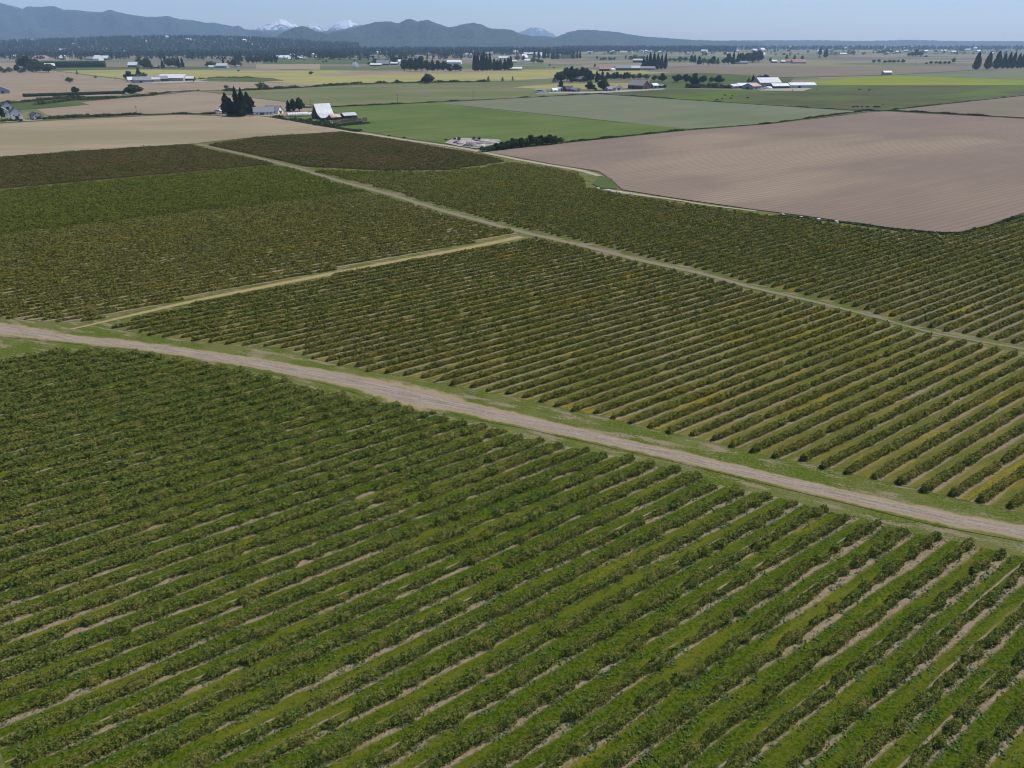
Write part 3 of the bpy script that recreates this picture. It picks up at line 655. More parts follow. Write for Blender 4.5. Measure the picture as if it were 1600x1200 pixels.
tree(801, 126, 6.5, 4.5, 'conifer', "rightmost of the three cone shaped trees by the yellow field")
tree(620, 128.5, 4, 8, 'bush', "squat shrub on the scrub bank left of the round tree")
grove(line(500, 93, 540, 92.5, 8, 12, 8), 'round', "tree in the dark copse beyond the sprinkler", "copse beyond the sprinkler")
grove([(510, 97, 3, 4), (554, 97, 4, 3), (505.5, 98, 3, 3.5), (574, 92, 4, 3)], 'bush', "tiny shrub dotted in the field with the sprinkler", "tiny shrubs by the sprinkler field")
grove([(588, 100.5, 9, 12), (577, 102, 5, 6), (604, 99, 7, 8), (616, 99, 12, 9), (625, 98, 12, 8)], 'round', "tree round the long low farm roofs", "trees round the long low farm roofs")
grove([(632, 111, 17, 13), (641, 111, 20, 13), (650, 111.5, 20, 14), (659, 111.5, 22, 14), (668, 111.5, 17, 12), (676, 111, 18, 9, 'conifer'), (684, 111, 15, 12), (693, 111, 15, 12), (702, 111.5, 11, 11, 'bush'), (712, 111.5, 11, 11), (719, 111.5, 9, 9, 'bush')], 'round', "dark tree of the big copse beyond the yellow field", "big copse beyond the yellow field")
grove(line(742, 111.5, 766, 111, 6, 25, 8), 'poplar', "tall dark tree of the left dense clump beyond the yellow field", "left dense clump beyond the yellow field")
grove(line(773, 110.5, 798, 110, 6, 18, 8), 'poplar', "dark tree of the lower dense clump beyond the yellow field", "lower dense clump beyond the yellow field")
grove([(808, 95, 9, 8, 'light'), (818, 96, 9, 6), (833, 99, 9, 8), (841, 99.5, 8, 9), (846, 99, 6, 8)], 'round', "tree near the distant white farm roofs", "trees near the distant white farm roofs")
grove(line(835, 92, 842, 92, 2, 12, 5) + line(849, 92, 856, 92, 3, 14, 5) + line(862, 93, 906, 92, 12, 11, 5), 'poplar', "slim tree in the tall distant screen", "tall distant tree screen")
grove([(871, 128, 15, 10, 'light'), (877, 128, 15, 14, 'light'), (886, 127, 21, 13), (893, 127, 23, 14), (901, 127, 20, 13, 'light'), (909, 127, 22, 14), (917, 127, 20, 13), (923, 127.5, 15, 11), (893, 129, 8, 8, 'bush'), (912, 129.5, 10, 8), (876.5, 140, 15, 11, 'conifer'), (866, 129, 8, 8, 'conifer')], 'round', "tree round the old house left of the grey barn", "trees round the old house")
grove([(932, 129.5, 19, 7.5, 'conifer'), (941, 125.5, 14, 8, 'conifer'), (922, 142, 14, 13), (944, 142, 20, 17), (930, 142, 5, 7, 'bush'), (936, 127, 11, 7)], 'round', "tree between the old house and the grey barn", "trees between old house and barn")
grove(line(948, 125, 990, 124.5, 9, 10.5, 7.5), 'round', "tree in the clipped looking row behind the grey barn", "tree row behind the grey barn")
grove([(998, 124.5, 10, 11), (1010, 124.5, 9, 10), (1022, 127.5, 10, 10), (1034, 128, 12.5, 12), (1058, 129, 12.5, 13), (1072, 128.5, 12.5, 12), (1085, 137, 21, 14), (1098, 129.5, 11.5, 11), (1111, 129.5, 9, 10, 'light'), (1123, 130.5, 12, 16)], 'round', "round crowned tree in the line right of the grey barn", "round crowned trees right of the grey barn")
grove(line(1074, 137.5, 1120, 137.5, 8, 7, 9), 'bush', "shrub in the thicket left of the right farm", "thicket left of the right farm")
tree(1126, 137.5, 6.5, 8, 'pink', "pinkish shrub at the left end of the right farm")
tree(1133, 138, 4, 7, 'bush', "low shrub right of the pinkish shrub")
tree(1176, 130.5, 13, 7, 'conifer', "pointed dark conifer behind the right farm")
tree(1169, 131.5, 9, 10, 'conifer', "shorter conifer left of the pointed one behind the right farm")
tree(1186, 128, 10, 11, 'rust', "copper coloured round tree behind the right farm")
tree(1195, 128, 11, 13, 'rust', "copper coloured wider round tree behind the right farm")
grove([(1005, 107, 16, 7), (1010, 108, 20, 7), (1015, 108.5, 24, 8), (1021, 109, 25, 8), (1027, 109, 23, 8), (1033, 108.5, 21, 7), (1039, 108.5, 23, 7)], 'poplar', "tall dark tree in the tight clump above the long sheds", "tight clump above the long sheds")
grove([(1080, 97, 11, 8, 'conifer'), (1085, 98, 12, 7, 'conifer'), (1092, 101, 13, 9, 'conifer'), (1099, 101, 10, 10), (1107, 101.5, 10, 10), (1114, 102, 13, 10), (1121, 101, 10, 9, 'conifer'), (1131, 101, 10, 9), (1138, 101, 16, 10), (1145, 101, 19, 7, 'conifer'), (1152, 100, 16, 7, 'conifer'), (1158, 99, 15, 11), (1167, 99, 16, 13), (1176, 98, 18, 14), (1185, 97.5, 17, 14)], 'round', "tree of the long dark grove left of the red roofs", "long dark grove left of the red roofs")
grove([(1203, 98.5, 9, 4.5), (1229, 94.5, 9, 6), (1240.5, 97, 11, 6, 'conifer'), (1253, 95.5, 9, 5), (1224, 86.5, 4, 5), (1247, 86, 3, 4)], 'round', "small tree round the distant red roofs", "trees round the distant red roofs")
grove([(1281, 86, 11, 6.5), (1289.5, 90, 14, 7.5), (1280, 91, 4, 4), (1305, 86, 4.5, 10), (1298, 86, 4, 6), (1325, 85, 7, 7), (1333, 85, 6, 7)], 'poplar', "small dark tree in the distant line right of the red roofs", "distant trees right of the red roofs")
grove([(1372, 84, 5, 6), (1378, 84, 6, 7), (1385, 84, 8.5, 8), (1392, 84, 6, 7), (1398, 84, 5, 6)], 'round', "small tree in the distant clump right of centre horizon", "distant clump near the horizon")
grove([(1420, 89, 7, 6), (1425, 89, 8, 6), (1431, 89, 11, 7), (1438, 89, 9.5, 7), (1446, 89.5, 3, 6)], 'round', "dark tree in the distant pointed clump", "distant pointed clump")
grove([(1365, 98.5, 5.5, 5), (1373, 98.5, 6, 6), (1382, 98.5, 4.5, 7), (1389, 98.5, 5, 7), (1396, 98.5, 5, 7), (1403, 98.5, 5, 6), (1410, 98.5, 6, 7)], 'round', "dark bushy tree in the low line above the mustard", "low tree line above the mustard")
grove([(1447, 100.5, 3, 5), (1454, 100.5, 5.5, 5), (1462, 100.5, 5, 5), (1469, 100.5, 5, 6), (1476, 100.5, 5, 6), (1482, 100.5, 5, 5), (1489, 99.5, 9, 6)], 'round', "dark bushy tree in the low line left of the poplars", "low tree line left of the poplars")
grove([(1524.5, 109.5, 26, 12), (1542, 108.5, 25, 12), (1556, 108, 26, 13), (1566, 107.5, 23, 9), (1574, 107.5, 24, 9), (1581, 107.5, 24, 9), (1589, 107, 22, 8), (1594.5, 107, 22, 7), (1600, 106.5, 22, 8), (1607, 106.5, 22, 8), (1614, 106, 22, 8), (1622, 106, 22, 8)], 'poplar', "tall oval poplar of the row at the right edge", "poplars at the right edge")
grove([(x, y + 1.5, h * 1.15, w_ * 1.35) for x, y, h, w_ in ((754, 236, 8, 10), (761, 235.5, 8, 10), (769, 234, 8, 9), (776, 233, 10, 10), (785, 232, 10, 11), (793, 231, 11, 10), (800, 230, 14, 11), (808, 229, 11, 10), (815, 228.5, 13, 10), (823, 227.5, 12, 10), (830, 227, 15, 10), (838, 226, 12, 10), (846, 225.5, 14, 9), (853, 225, 11, 9), (860, 224.5, 14, 9), (868, 224, 12, 9), (876, 223, 9, 9))], 'round', "leafy small tree in the hedge line at the ploughed field corner", "hedge line at the ploughed field corner")
grove([(711, 219, 4, 6), (717, 220, 6, 7), (741, 219.5, 6, 7), (747, 219, 4, 6), (749.5, 219, 5, 5), (697, 219.5, 2.5, 6), (632, 216, 2.5, 6), (608, 213, 2, 5)], 'bush', "dark shrub beside the scrap heaps", "shrubs beside the scrap heaps")
grove([(4, 146, 8, 7), (3, 187, 26, 9)], 'round', "dark tree cut by the left picture edge", "trees at the left edge")
grove([(10, 190, 3.5, 8), (24, 190, 3.5, 7), (33, 190.5, 5, 8), (62, 187.5, 4, 8), (79, 185, 4.5, 6), (60, 181, 5, 9)], 'bush', "dark garden shrub at the white farmhouse", "shrubs at the white farmhouse")
grove(line(86, 184.5, 135, 181.5, 7, 4, 11) + line(172, 181, 200, 179.5, 3, 2.5, 10), 'bush', "low scrub bush on the roadside right of the garage", "roadside scrub right of the garage")
grove(line(388, 186, 0, 0, 1, 1, 1)[:0] + [(462, 187, 4, 8), (470, 189, 5, 8), (486, 191, 6, 9), (496, 193, 4, 8), (513, 189, 6, 8), (522, 196, 4, 8)], 'bush', "shrub along the track in front of the big barn", "shrubs in front of the big barn")
grove(line(507, 134, 565, 130.5, 12, 3.2, 7), 'bush', "low bush of the thick scrub hedge below the yellow field", "scrub hedge below the yellow field")
grove(line(110, 157, 122, 155.5, 3, 4, 8) + line(165, 154, 225, 150.5, 5, 2.6, 11), 'bush', "low scrub bush on the bank across the tan fields", "scrub on the bank across the tan fields")
tree(310, 142.5, 2.5, 5, 'bush', "tiny shrub on the bank between tan and mown fields")
grove([(150, 122, 3, 6), (303, 128, 4, 3)], 'bush', "tiny shrub on the yellow field edge", "tiny shrubs on the yellow field edge")
grove([(929, 105, 5, 4.5), (859, 103.5, 3, 3.5), (865, 107, 2, 3)], 'bush', "tiny shrub alone in the dark field left of the long sheds", "tiny shrubs left of the long sheds")
grove([(933, 93, 5, 4), (943, 93, 4, 4), (977.5, 93.5, 7, 3.5), (985, 94, 7, 9, 'light'), (993, 94, 8, 12, 'light'), (1003, 94, 7, 10, 'light'), (1046, 96, 5, 8), (1054, 96, 5, 8), (1062, 96.5, 8, 9), (1070, 96, 7, 10)] + line(938, 94, 960, 94, 6, 4, 5), 'bush', "small tree in the broken distant line above the long sheds", "broken distant tree line above the long sheds")
grove([(x, 82 + rng.uniform(-2, 4), rng.uniform(3, 5), rng.uniform(4, 7)) for x in (1055, 1133, 1210, 1232, 1262, 1349, 1462, 1500, 1534, 1551, 1588)], 'round', "tiny far tree scattered on the right part of the plain", "far scattered trees on the plain")

# rough growth on the ditch banks: nobody could count it
def bank_scrub(px, width, h, dens, label, mat='bush'):
    P_ = np.array([G(*p) for p in px]); s = np.r_[0, np.cumsum(np.linalg.norm(np.diff(P_, axis=0), axis=1))]; c = int(min(s[-1] * dens, 14000))
    u = rng.uniform(0, s[-1], c); ctr = np.stack([np.interp(u, s, P_[:, k]) for k in (0, 1)], 1)
    env = np.clip(.5 + .5 * np.sin(u / 9 + np.sin(u / 23) * 3) + .35 * np.sin(u / 3.7), .12, 1.2)
    ctr = np.c_[ctr + rng.normal(0, width * .28, (c, 2)), rng.random(c) * h * env]
    ax = rng.normal(0, 1, (c, 3)); ax /= np.linalg.norm(ax, axis=1)[:, None]; bx = np.cross(ax, rng.normal(0, 1, (c, 3))); bx /= np.linalg.norm(bx, axis=1)[:, None]
    hs = (rng.uniform(.25, .65, c) * (1 + h / 4))[:, None]
    V = np.stack([ctr - ax * hs, ctr + bx * hs * .7, ctr + ax * hs, ctr - bx * hs * .7], 1).reshape(-1, 3); V[:, 2] = np.maximum(V[:, 2], .3)
    tag(link(bpy.data.objects.new("bank_scrub", np_mesh("bank_scrub", V, np.arange(4 * c).reshape(-1, 4), TM[mat]))), label, "scrub", kind='stuff')
bank_scrub([(60, 164), (110, 157.5), (150, 156), (190, 153), (232, 150), (262, 144.5), (300, 142.5)], 9, 2.6, 22, "rough scrub on the winding bank across the tan fields")
bank_scrub([(350, 142.5), (420, 140), (500, 135.5), (560, 131.5), (600, 130), (675, 129), (760, 128)], 7, 3.0, 22, "rough scrub on the bank below the yellow field")
bank_scrub([(0, 191), (80, 186), (140, 183), (200, 180.5), (282, 178.5), (335, 179)], 7, 1.8, 26, "rough grass and scrub along the left road")
bank_scrub([(5, 163), (110, 153), (160, 152)], 9, 2.6, 20, "scrub along the top of the rough green patch")
bank_scrub([(1345, 174.5), (1200, 194), (1070, 204), (882, 223.5)], 3, 1.1, 26, "rough grass on the ditch bank above the ploughed field")
bank_scrub([(1345, 173.6), (1390, 173.6), (1600, 185.5), (1750, 195)], 4, 1.4, 26, "rough grass on the ditch bank right of the pasture")
bank_scrub([(470, 169), (517, 167.5), (625, 162.5), (800, 153.8), (940, 146.8)], 2.5, 1.1, 20, "rough grass on the ditch bank above the green field")
bank_scrub([(940, 147.4), (1200, 164.8), (1345, 174)], 2.5, .9, 20, "rough grass between pasture and grey crop")
bank_scrub([(430, 184), (470, 190.5), (500, 196), (560, 206)], 5, 1.8, 34, "weeds along the track below the big barn")
bank_scrub([(500, 191), (530, 197), (575, 193)], 8, 1.4, 34, "weeds round the slatted pen")
bank_scrub([(310, 124), (340, 122), (400, 121.5)], 9, 2.0, 14, "rough growth on the green wedge in the yellow field")
bank_scrub([(1078, 137.6), (1140, 138.2)], 7, 3.2, 40, "brambles in the thicket left of the right farm")
bank_scrub([(1395, 172), (1480, 162.5), (1600, 149.5)], 3, .9, 14, "rough grass along the right end of the pasture")
bank_scrub([(1210, 338), (1310, 347), (1397, 359), (1458, 366), (1499, 366), (1543, 357), (1600, 337)], 1.6, .5, 30, "long grass along the ploughed field edge")
# clipped hedges: dense leafy bodies
def hedge(px0, py0, px1, py1, h, wd, label, name="hedge"):
    a = np.array(G(px0, py0)); b = np.array(G(px1, py1)); L = np.linalg.norm(b - a); t = (b - a) / L; nn = np.array([-t[1], t[0]])
    m = MB(); k = max(int(L / 3), 4)
    prof = [(-.5, 0), (-.52, .6), (-.4, .93), (0, 1), (.4, .93), (.52, .6), (.5, 0)]
    V = []; 
    for i in range(k + 1):
        c = a + t * L * i / k; e = .6 if i in (0, k) else 1
        for y, z in prof: s = rng.uniform(.9, 1.1) * e; V.append((*(c + nn * y * wd * s), z * h * s))
    Q = [(i * 7 + j, i * 7 + j + 1, (i + 1) * 7 + j + 1, (i + 1) * 7 + j) for i in range(k) for j in range(6)]
    c = int(min(9000, L * (h * 2 + wd) / .5)); u = rng.uniform(0, L, c); ph = rng.uniform(0, math.pi, c)
    ctr = a + t * u[:, None] + nn * (np.sign(np.cos(ph)) * np.abs(np.cos(ph)) ** .5 * wd * .52)[:, None]
    ctr = np.c_[ctr, np.sin(ph) ** .6 * h * rng.uniform(.9, 1.05, c)]
    ax = rng.normal(0, 1, (c, 3)); ax /= np.linalg.norm(ax, axis=1)[:, None]; bx = np.cross(ax, rng.normal(0, 1, (c, 3))); bx /= np.linalg.norm(bx, axis=1)[:, None]
    hs = rng.uniform(.4, 1.0, c)[:, None]
    V2 = np.stack([ctr - ax * hs, ctr + bx * hs * .6, ctr + ax * hs, ctr - bx * hs * .6], 1).reshape(-1, 3); V2[:, 2] = np.maximum(V2[:, 2], 0)
    me = np_mesh(name, np.r_[np.array(V), V2], np.r_[np.array(Q), np.arange(4 * c).reshape(-1, 4) + len(V)], TM['poplar'])
    tag(link(bpy.data.objects.new(name, me)), label, "hedge")
hedge(58, 106, 166, 105, 13.5, 14, "long dark clipped windbreak hedge behind the left farm", "windbreak_hedge")
hedge(36, 151.5, 196, 146.5, 3.2, 5, "long low dark hedge in the left tan field")

# ------------------------------------------------------------------ buildings
BM = dict(white=plain("white_paint", (.68, .68, .66), .6, (.56, .56, .54)), grey=plain("grey_siding", (.30, .32, .34), .7), dark=plain("weathered_boards", (.055, .052, .055), .9, (.09, .08, .075), 1.5),
          red=plain("barn_red", (.115, .060, .055), .85, (.08, .05, .05)), blue=plain("blue_grey_siding", (.24, .30, .36), .7), tan=plain("tan_siding", (.42, .37, .30), .8),
          rmetal=plain("bright_metal_roof", (.44, .455, .485), .5, (.37, .385, .41), .4, .5), rgrey=plain("grey_roof", (.22, .23, .25), .8, (.17, .18, .20), 1), rdark=plain("dark_shingles", (.075, .072, .080), .9),
          rrust=plain("rusty_roof", (.36, .20, .15), .8, (.48, .36, .32), .25), rwhite=plain("white_roof", (.62, .63, .64), .6, (.50, .51, .52), .3), rwood=plain("old_shake_roof", (.27, .255, .225), .9, (.20, .19, .17), .5),
          rred=plain("red_roof", (.36, .17, .15), .8, (.30, .15, .14), .4), glass=plain("window_glass", (.03, .035, .045), .15, spec=.6), door=plain("dark_doorway", (.035, .032, .03), .9), trim=plain("pale_trim", (.60, .60, .58), .6))
AR, AL = math.degrees(TH), math.degrees(TH) - 90  # ridge angles: away to the right / towards the lower right
def building(px, py, L, W, h, rh, ang, wall, roof, label, name="farm_building", cat="building", tiny=False, win=0, over=.5, door=True, gab=True, cat2=None):
    """foot centre in photo pixels; L along the ridge, W across (m)"""
    x, y = G(px, py); e = empty(name, (x, y, 0), R(ang)); l, ww = L / 2, W / 2
    MB().prism([(-ww, 0), (ww, 0), (ww, h), (0, h + rh), (-ww, h)], -l, l).build("wall", BM[wall], e)
    sl = rh / ww; o = over
    r = MB()
    for s in (-1, 1):
        pr = [(0, h + rh + .03), (s * (ww + o), h - o * sl + .03), (s * (ww + o), h - o * sl + .28), (0, h + rh + .30)]
        r.prism(pr if s < 0 else pr[::-1], -l - o, l + o)
    r.build("roof", BM[roof], e)
    if not tiny:
        if door:
            dw, dh = min(3.2, W * .3), min(3.4, h * .8)
            for s in (-1, 1): MB().box(s * (l + .02) - .06, -dw / 2, 0, s * (l + .02) + .06, dw / 2, dh).build("door", BM['door'], e)
            for s in (-1, 1): MB().box(-l * .4, s * (ww + .02) - .06, 0, -l * .4 + min(3.5, L * .25), s * (ww + .02) + .06, min(3.0, h * .75)).build("door", BM['door'], e)
        for i in range(win):
            xx = -l + L * (i + 1) / (win + 1)
            for s in (-1, 1):
                for zz in ([h * .35] if h < 4.5 else [h * .2, h * .65]):
                    wd = MB().box(xx - .7, s * ww - .08, zz, xx + .7, s * ww + .08, zz + 1.3).build("window", BM['trim'], e)
                    MB().box(xx - .55, s * ww - .11, zz + .15, xx + .55, s * ww + .11, zz + 1.15).build("pane", BM['glass'], wd)
        if win:
            for s in (-1, 1):
                for yy in (-ww * .45, ww * .45):
                    wd = MB().box(s * l - .08, yy - .6, h * .55, s * l + .08, yy + .6, h * .55 + 1.3).build("window", BM['trim'], e)
                    MB().box(s * l - .11, yy - .45, h * .55 + .15, s * l + .11, yy + .45, h * .55 + 1.15).build("pane", BM['glass'], wd)
    return tag(e, label, cat)
# the big barn: steep roof that flares out into a lean-to
bx, by = G(498, 186)
e = empty("big_barn", (bx + 2.5, by + 5, 0), R(AR)); l = 6.6
pf = [(8.4, 0), (8.4, 2.4), (5.6, 4.3), (3.2, 7.2), (0, 11.4), (-3.2, 7.2), (-5.6, 4.5), (-9.0, 2.75), (-13.0, 1.6), (-13.0, 0)]
MB().prism(pf, -l, l).build("wall", BM['dark'], e)
r = MB(); ridge = [(9.2, 2.0), (5.7, 4.42), (3.3, 7.32), (0, 11.6), (-3.3, 7.32), (-5.7, 4.62), (-9.1, 2.87), (-13.8, 1.5)]
r.prism(ridge + [(y, z + .22) for y, z in ridge[::-1]], -l - .5, l + .5)
rf = r.build("roof", BM['rmetal'], e)
MB().prism([(-7.6, 0), (-7.6, 3.3), (-12.6, 1.6), (-12.6, 0)], l + .6, l + 5).build("lean_to", BM['dark'], e)
MB().prism([(-7.3, 3.5), (-13.2, 1.45), (-13.2, 1.65), (-7.3, 3.7)], l + .62, l + 5.5).build("lean_to_roof", BM['rmetal'], e)
MB().box(-l - .06, -2.2, 0, -l + .02, 1.2, 3.8).build("door", BM['door'], e)
w_ = MB().box(-l - .08, -.6, 7.2, -l + .02, .6, 8.6).build("window", BM['door'], e)
tag(e, "big weathered barn with steep flaring bright metal roof and dark gable", "barn")
building(523, 187.3, 8, 7, 2.4, 1.9, AR, 'red', 'rrust', "small shed with rusty pinkish roof in front of the big barn", "small_shed", "shed")
building(545, 185.3, 11, 8, 2.8, 1.8, AR, 'dark', 'rmetal', "low shed with pale metal roof at the right end of the big barn", "small_shed", "shed")
# slatted pen
pa, pb = np.array(G(533, 195)), np.array(G(574, 189)); px_, py_ = pa; ang = math.atan2(*(pb - pa)[::-1]); Lp = np.linalg.norm(pb - pa)
e = empty("slatted_pen", (px_, py_, 0), ang)
for y0 in (0.0, 9.0):
    m = MB()
    for i in range(int(Lp / .9)): m.box(i * .9, y0, 0, i * .9 + .5, y0 + .08, 3.0)
    for z in (.6, 1.9): m.box(0, y0 - .08, z, Lp, y0 - .01, z + .18)
    m.build("slat_panel", plain("old_fence_boards", (.06, .052, .048), .9), e)
for x0 in (0.0, Lp / 2, Lp - .2): MB().box(x0, -.15, 0, x0 + .3, -.09, 3).build("post", BM['dark'], e)
tag(e, "pen of upright dark wooden slats right of the big barn", "fence")
for i, (qx, qy, s) in enumerate([(530, 192, 1.6), (565, 187.5, 1.4), (519, 194, 1.2)]):
    x, y = G(qx, qy); m = MB(); m.tube((0, 0, 0), (0, 0, s), s * .55, s * .5, 10)
    o = m.build("storage_tank", BM['white']); o.location = (x, y, 0); m2 = MB(); m2.tube((0, 0, s), (0, 0, s * 1.25), s * .5, s * .12, 10).build("lid", BM['trim'], o)
    tag(o, ["white storage tank at the left end of the slatted pen", "white storage tank behind the slatted pen", "small white tank in front of the rusty shed"][i], "tank")
# white wrapped bales in a long stack
for i in range(9):
    qx = 453 + 4.0 * i; x, y = G(qx, 183 - .15 * i); m = MB(); a_ = 8; hh = 3.6 if i < 7 else 3.2
    m.tube((0, -2.2, hh / 2), (0, 2.2, hh / 2), hh / 2 * .98, hh / 2, 10)
    o = m.build("wrapped_bale", BM['white'], smooth=False); o.location = (x, y, 0); o.rotation_euler = (0, 0, R(AL + rng.uniform(-6, 6))); tag(o, "round bale in white wrap left of the big barn, %s from left" % nth(i + 1), "bale", "white wrapped bales by the big barn")
# grey-roofed house
building(413, 179.5, 17, 9, 2.9, 3.6, AR - 20, 'white', 'rgrey', "low white house with grey hipped looking roof right of the conifer grove", "house", "house", win=5)
building(428, 177.5, 14, 9, 2.9, 3.8, AR - 50, 'white', 'rgrey', "white house wing with grey roof, right of the low white house", "house_wing", "house", win=3)
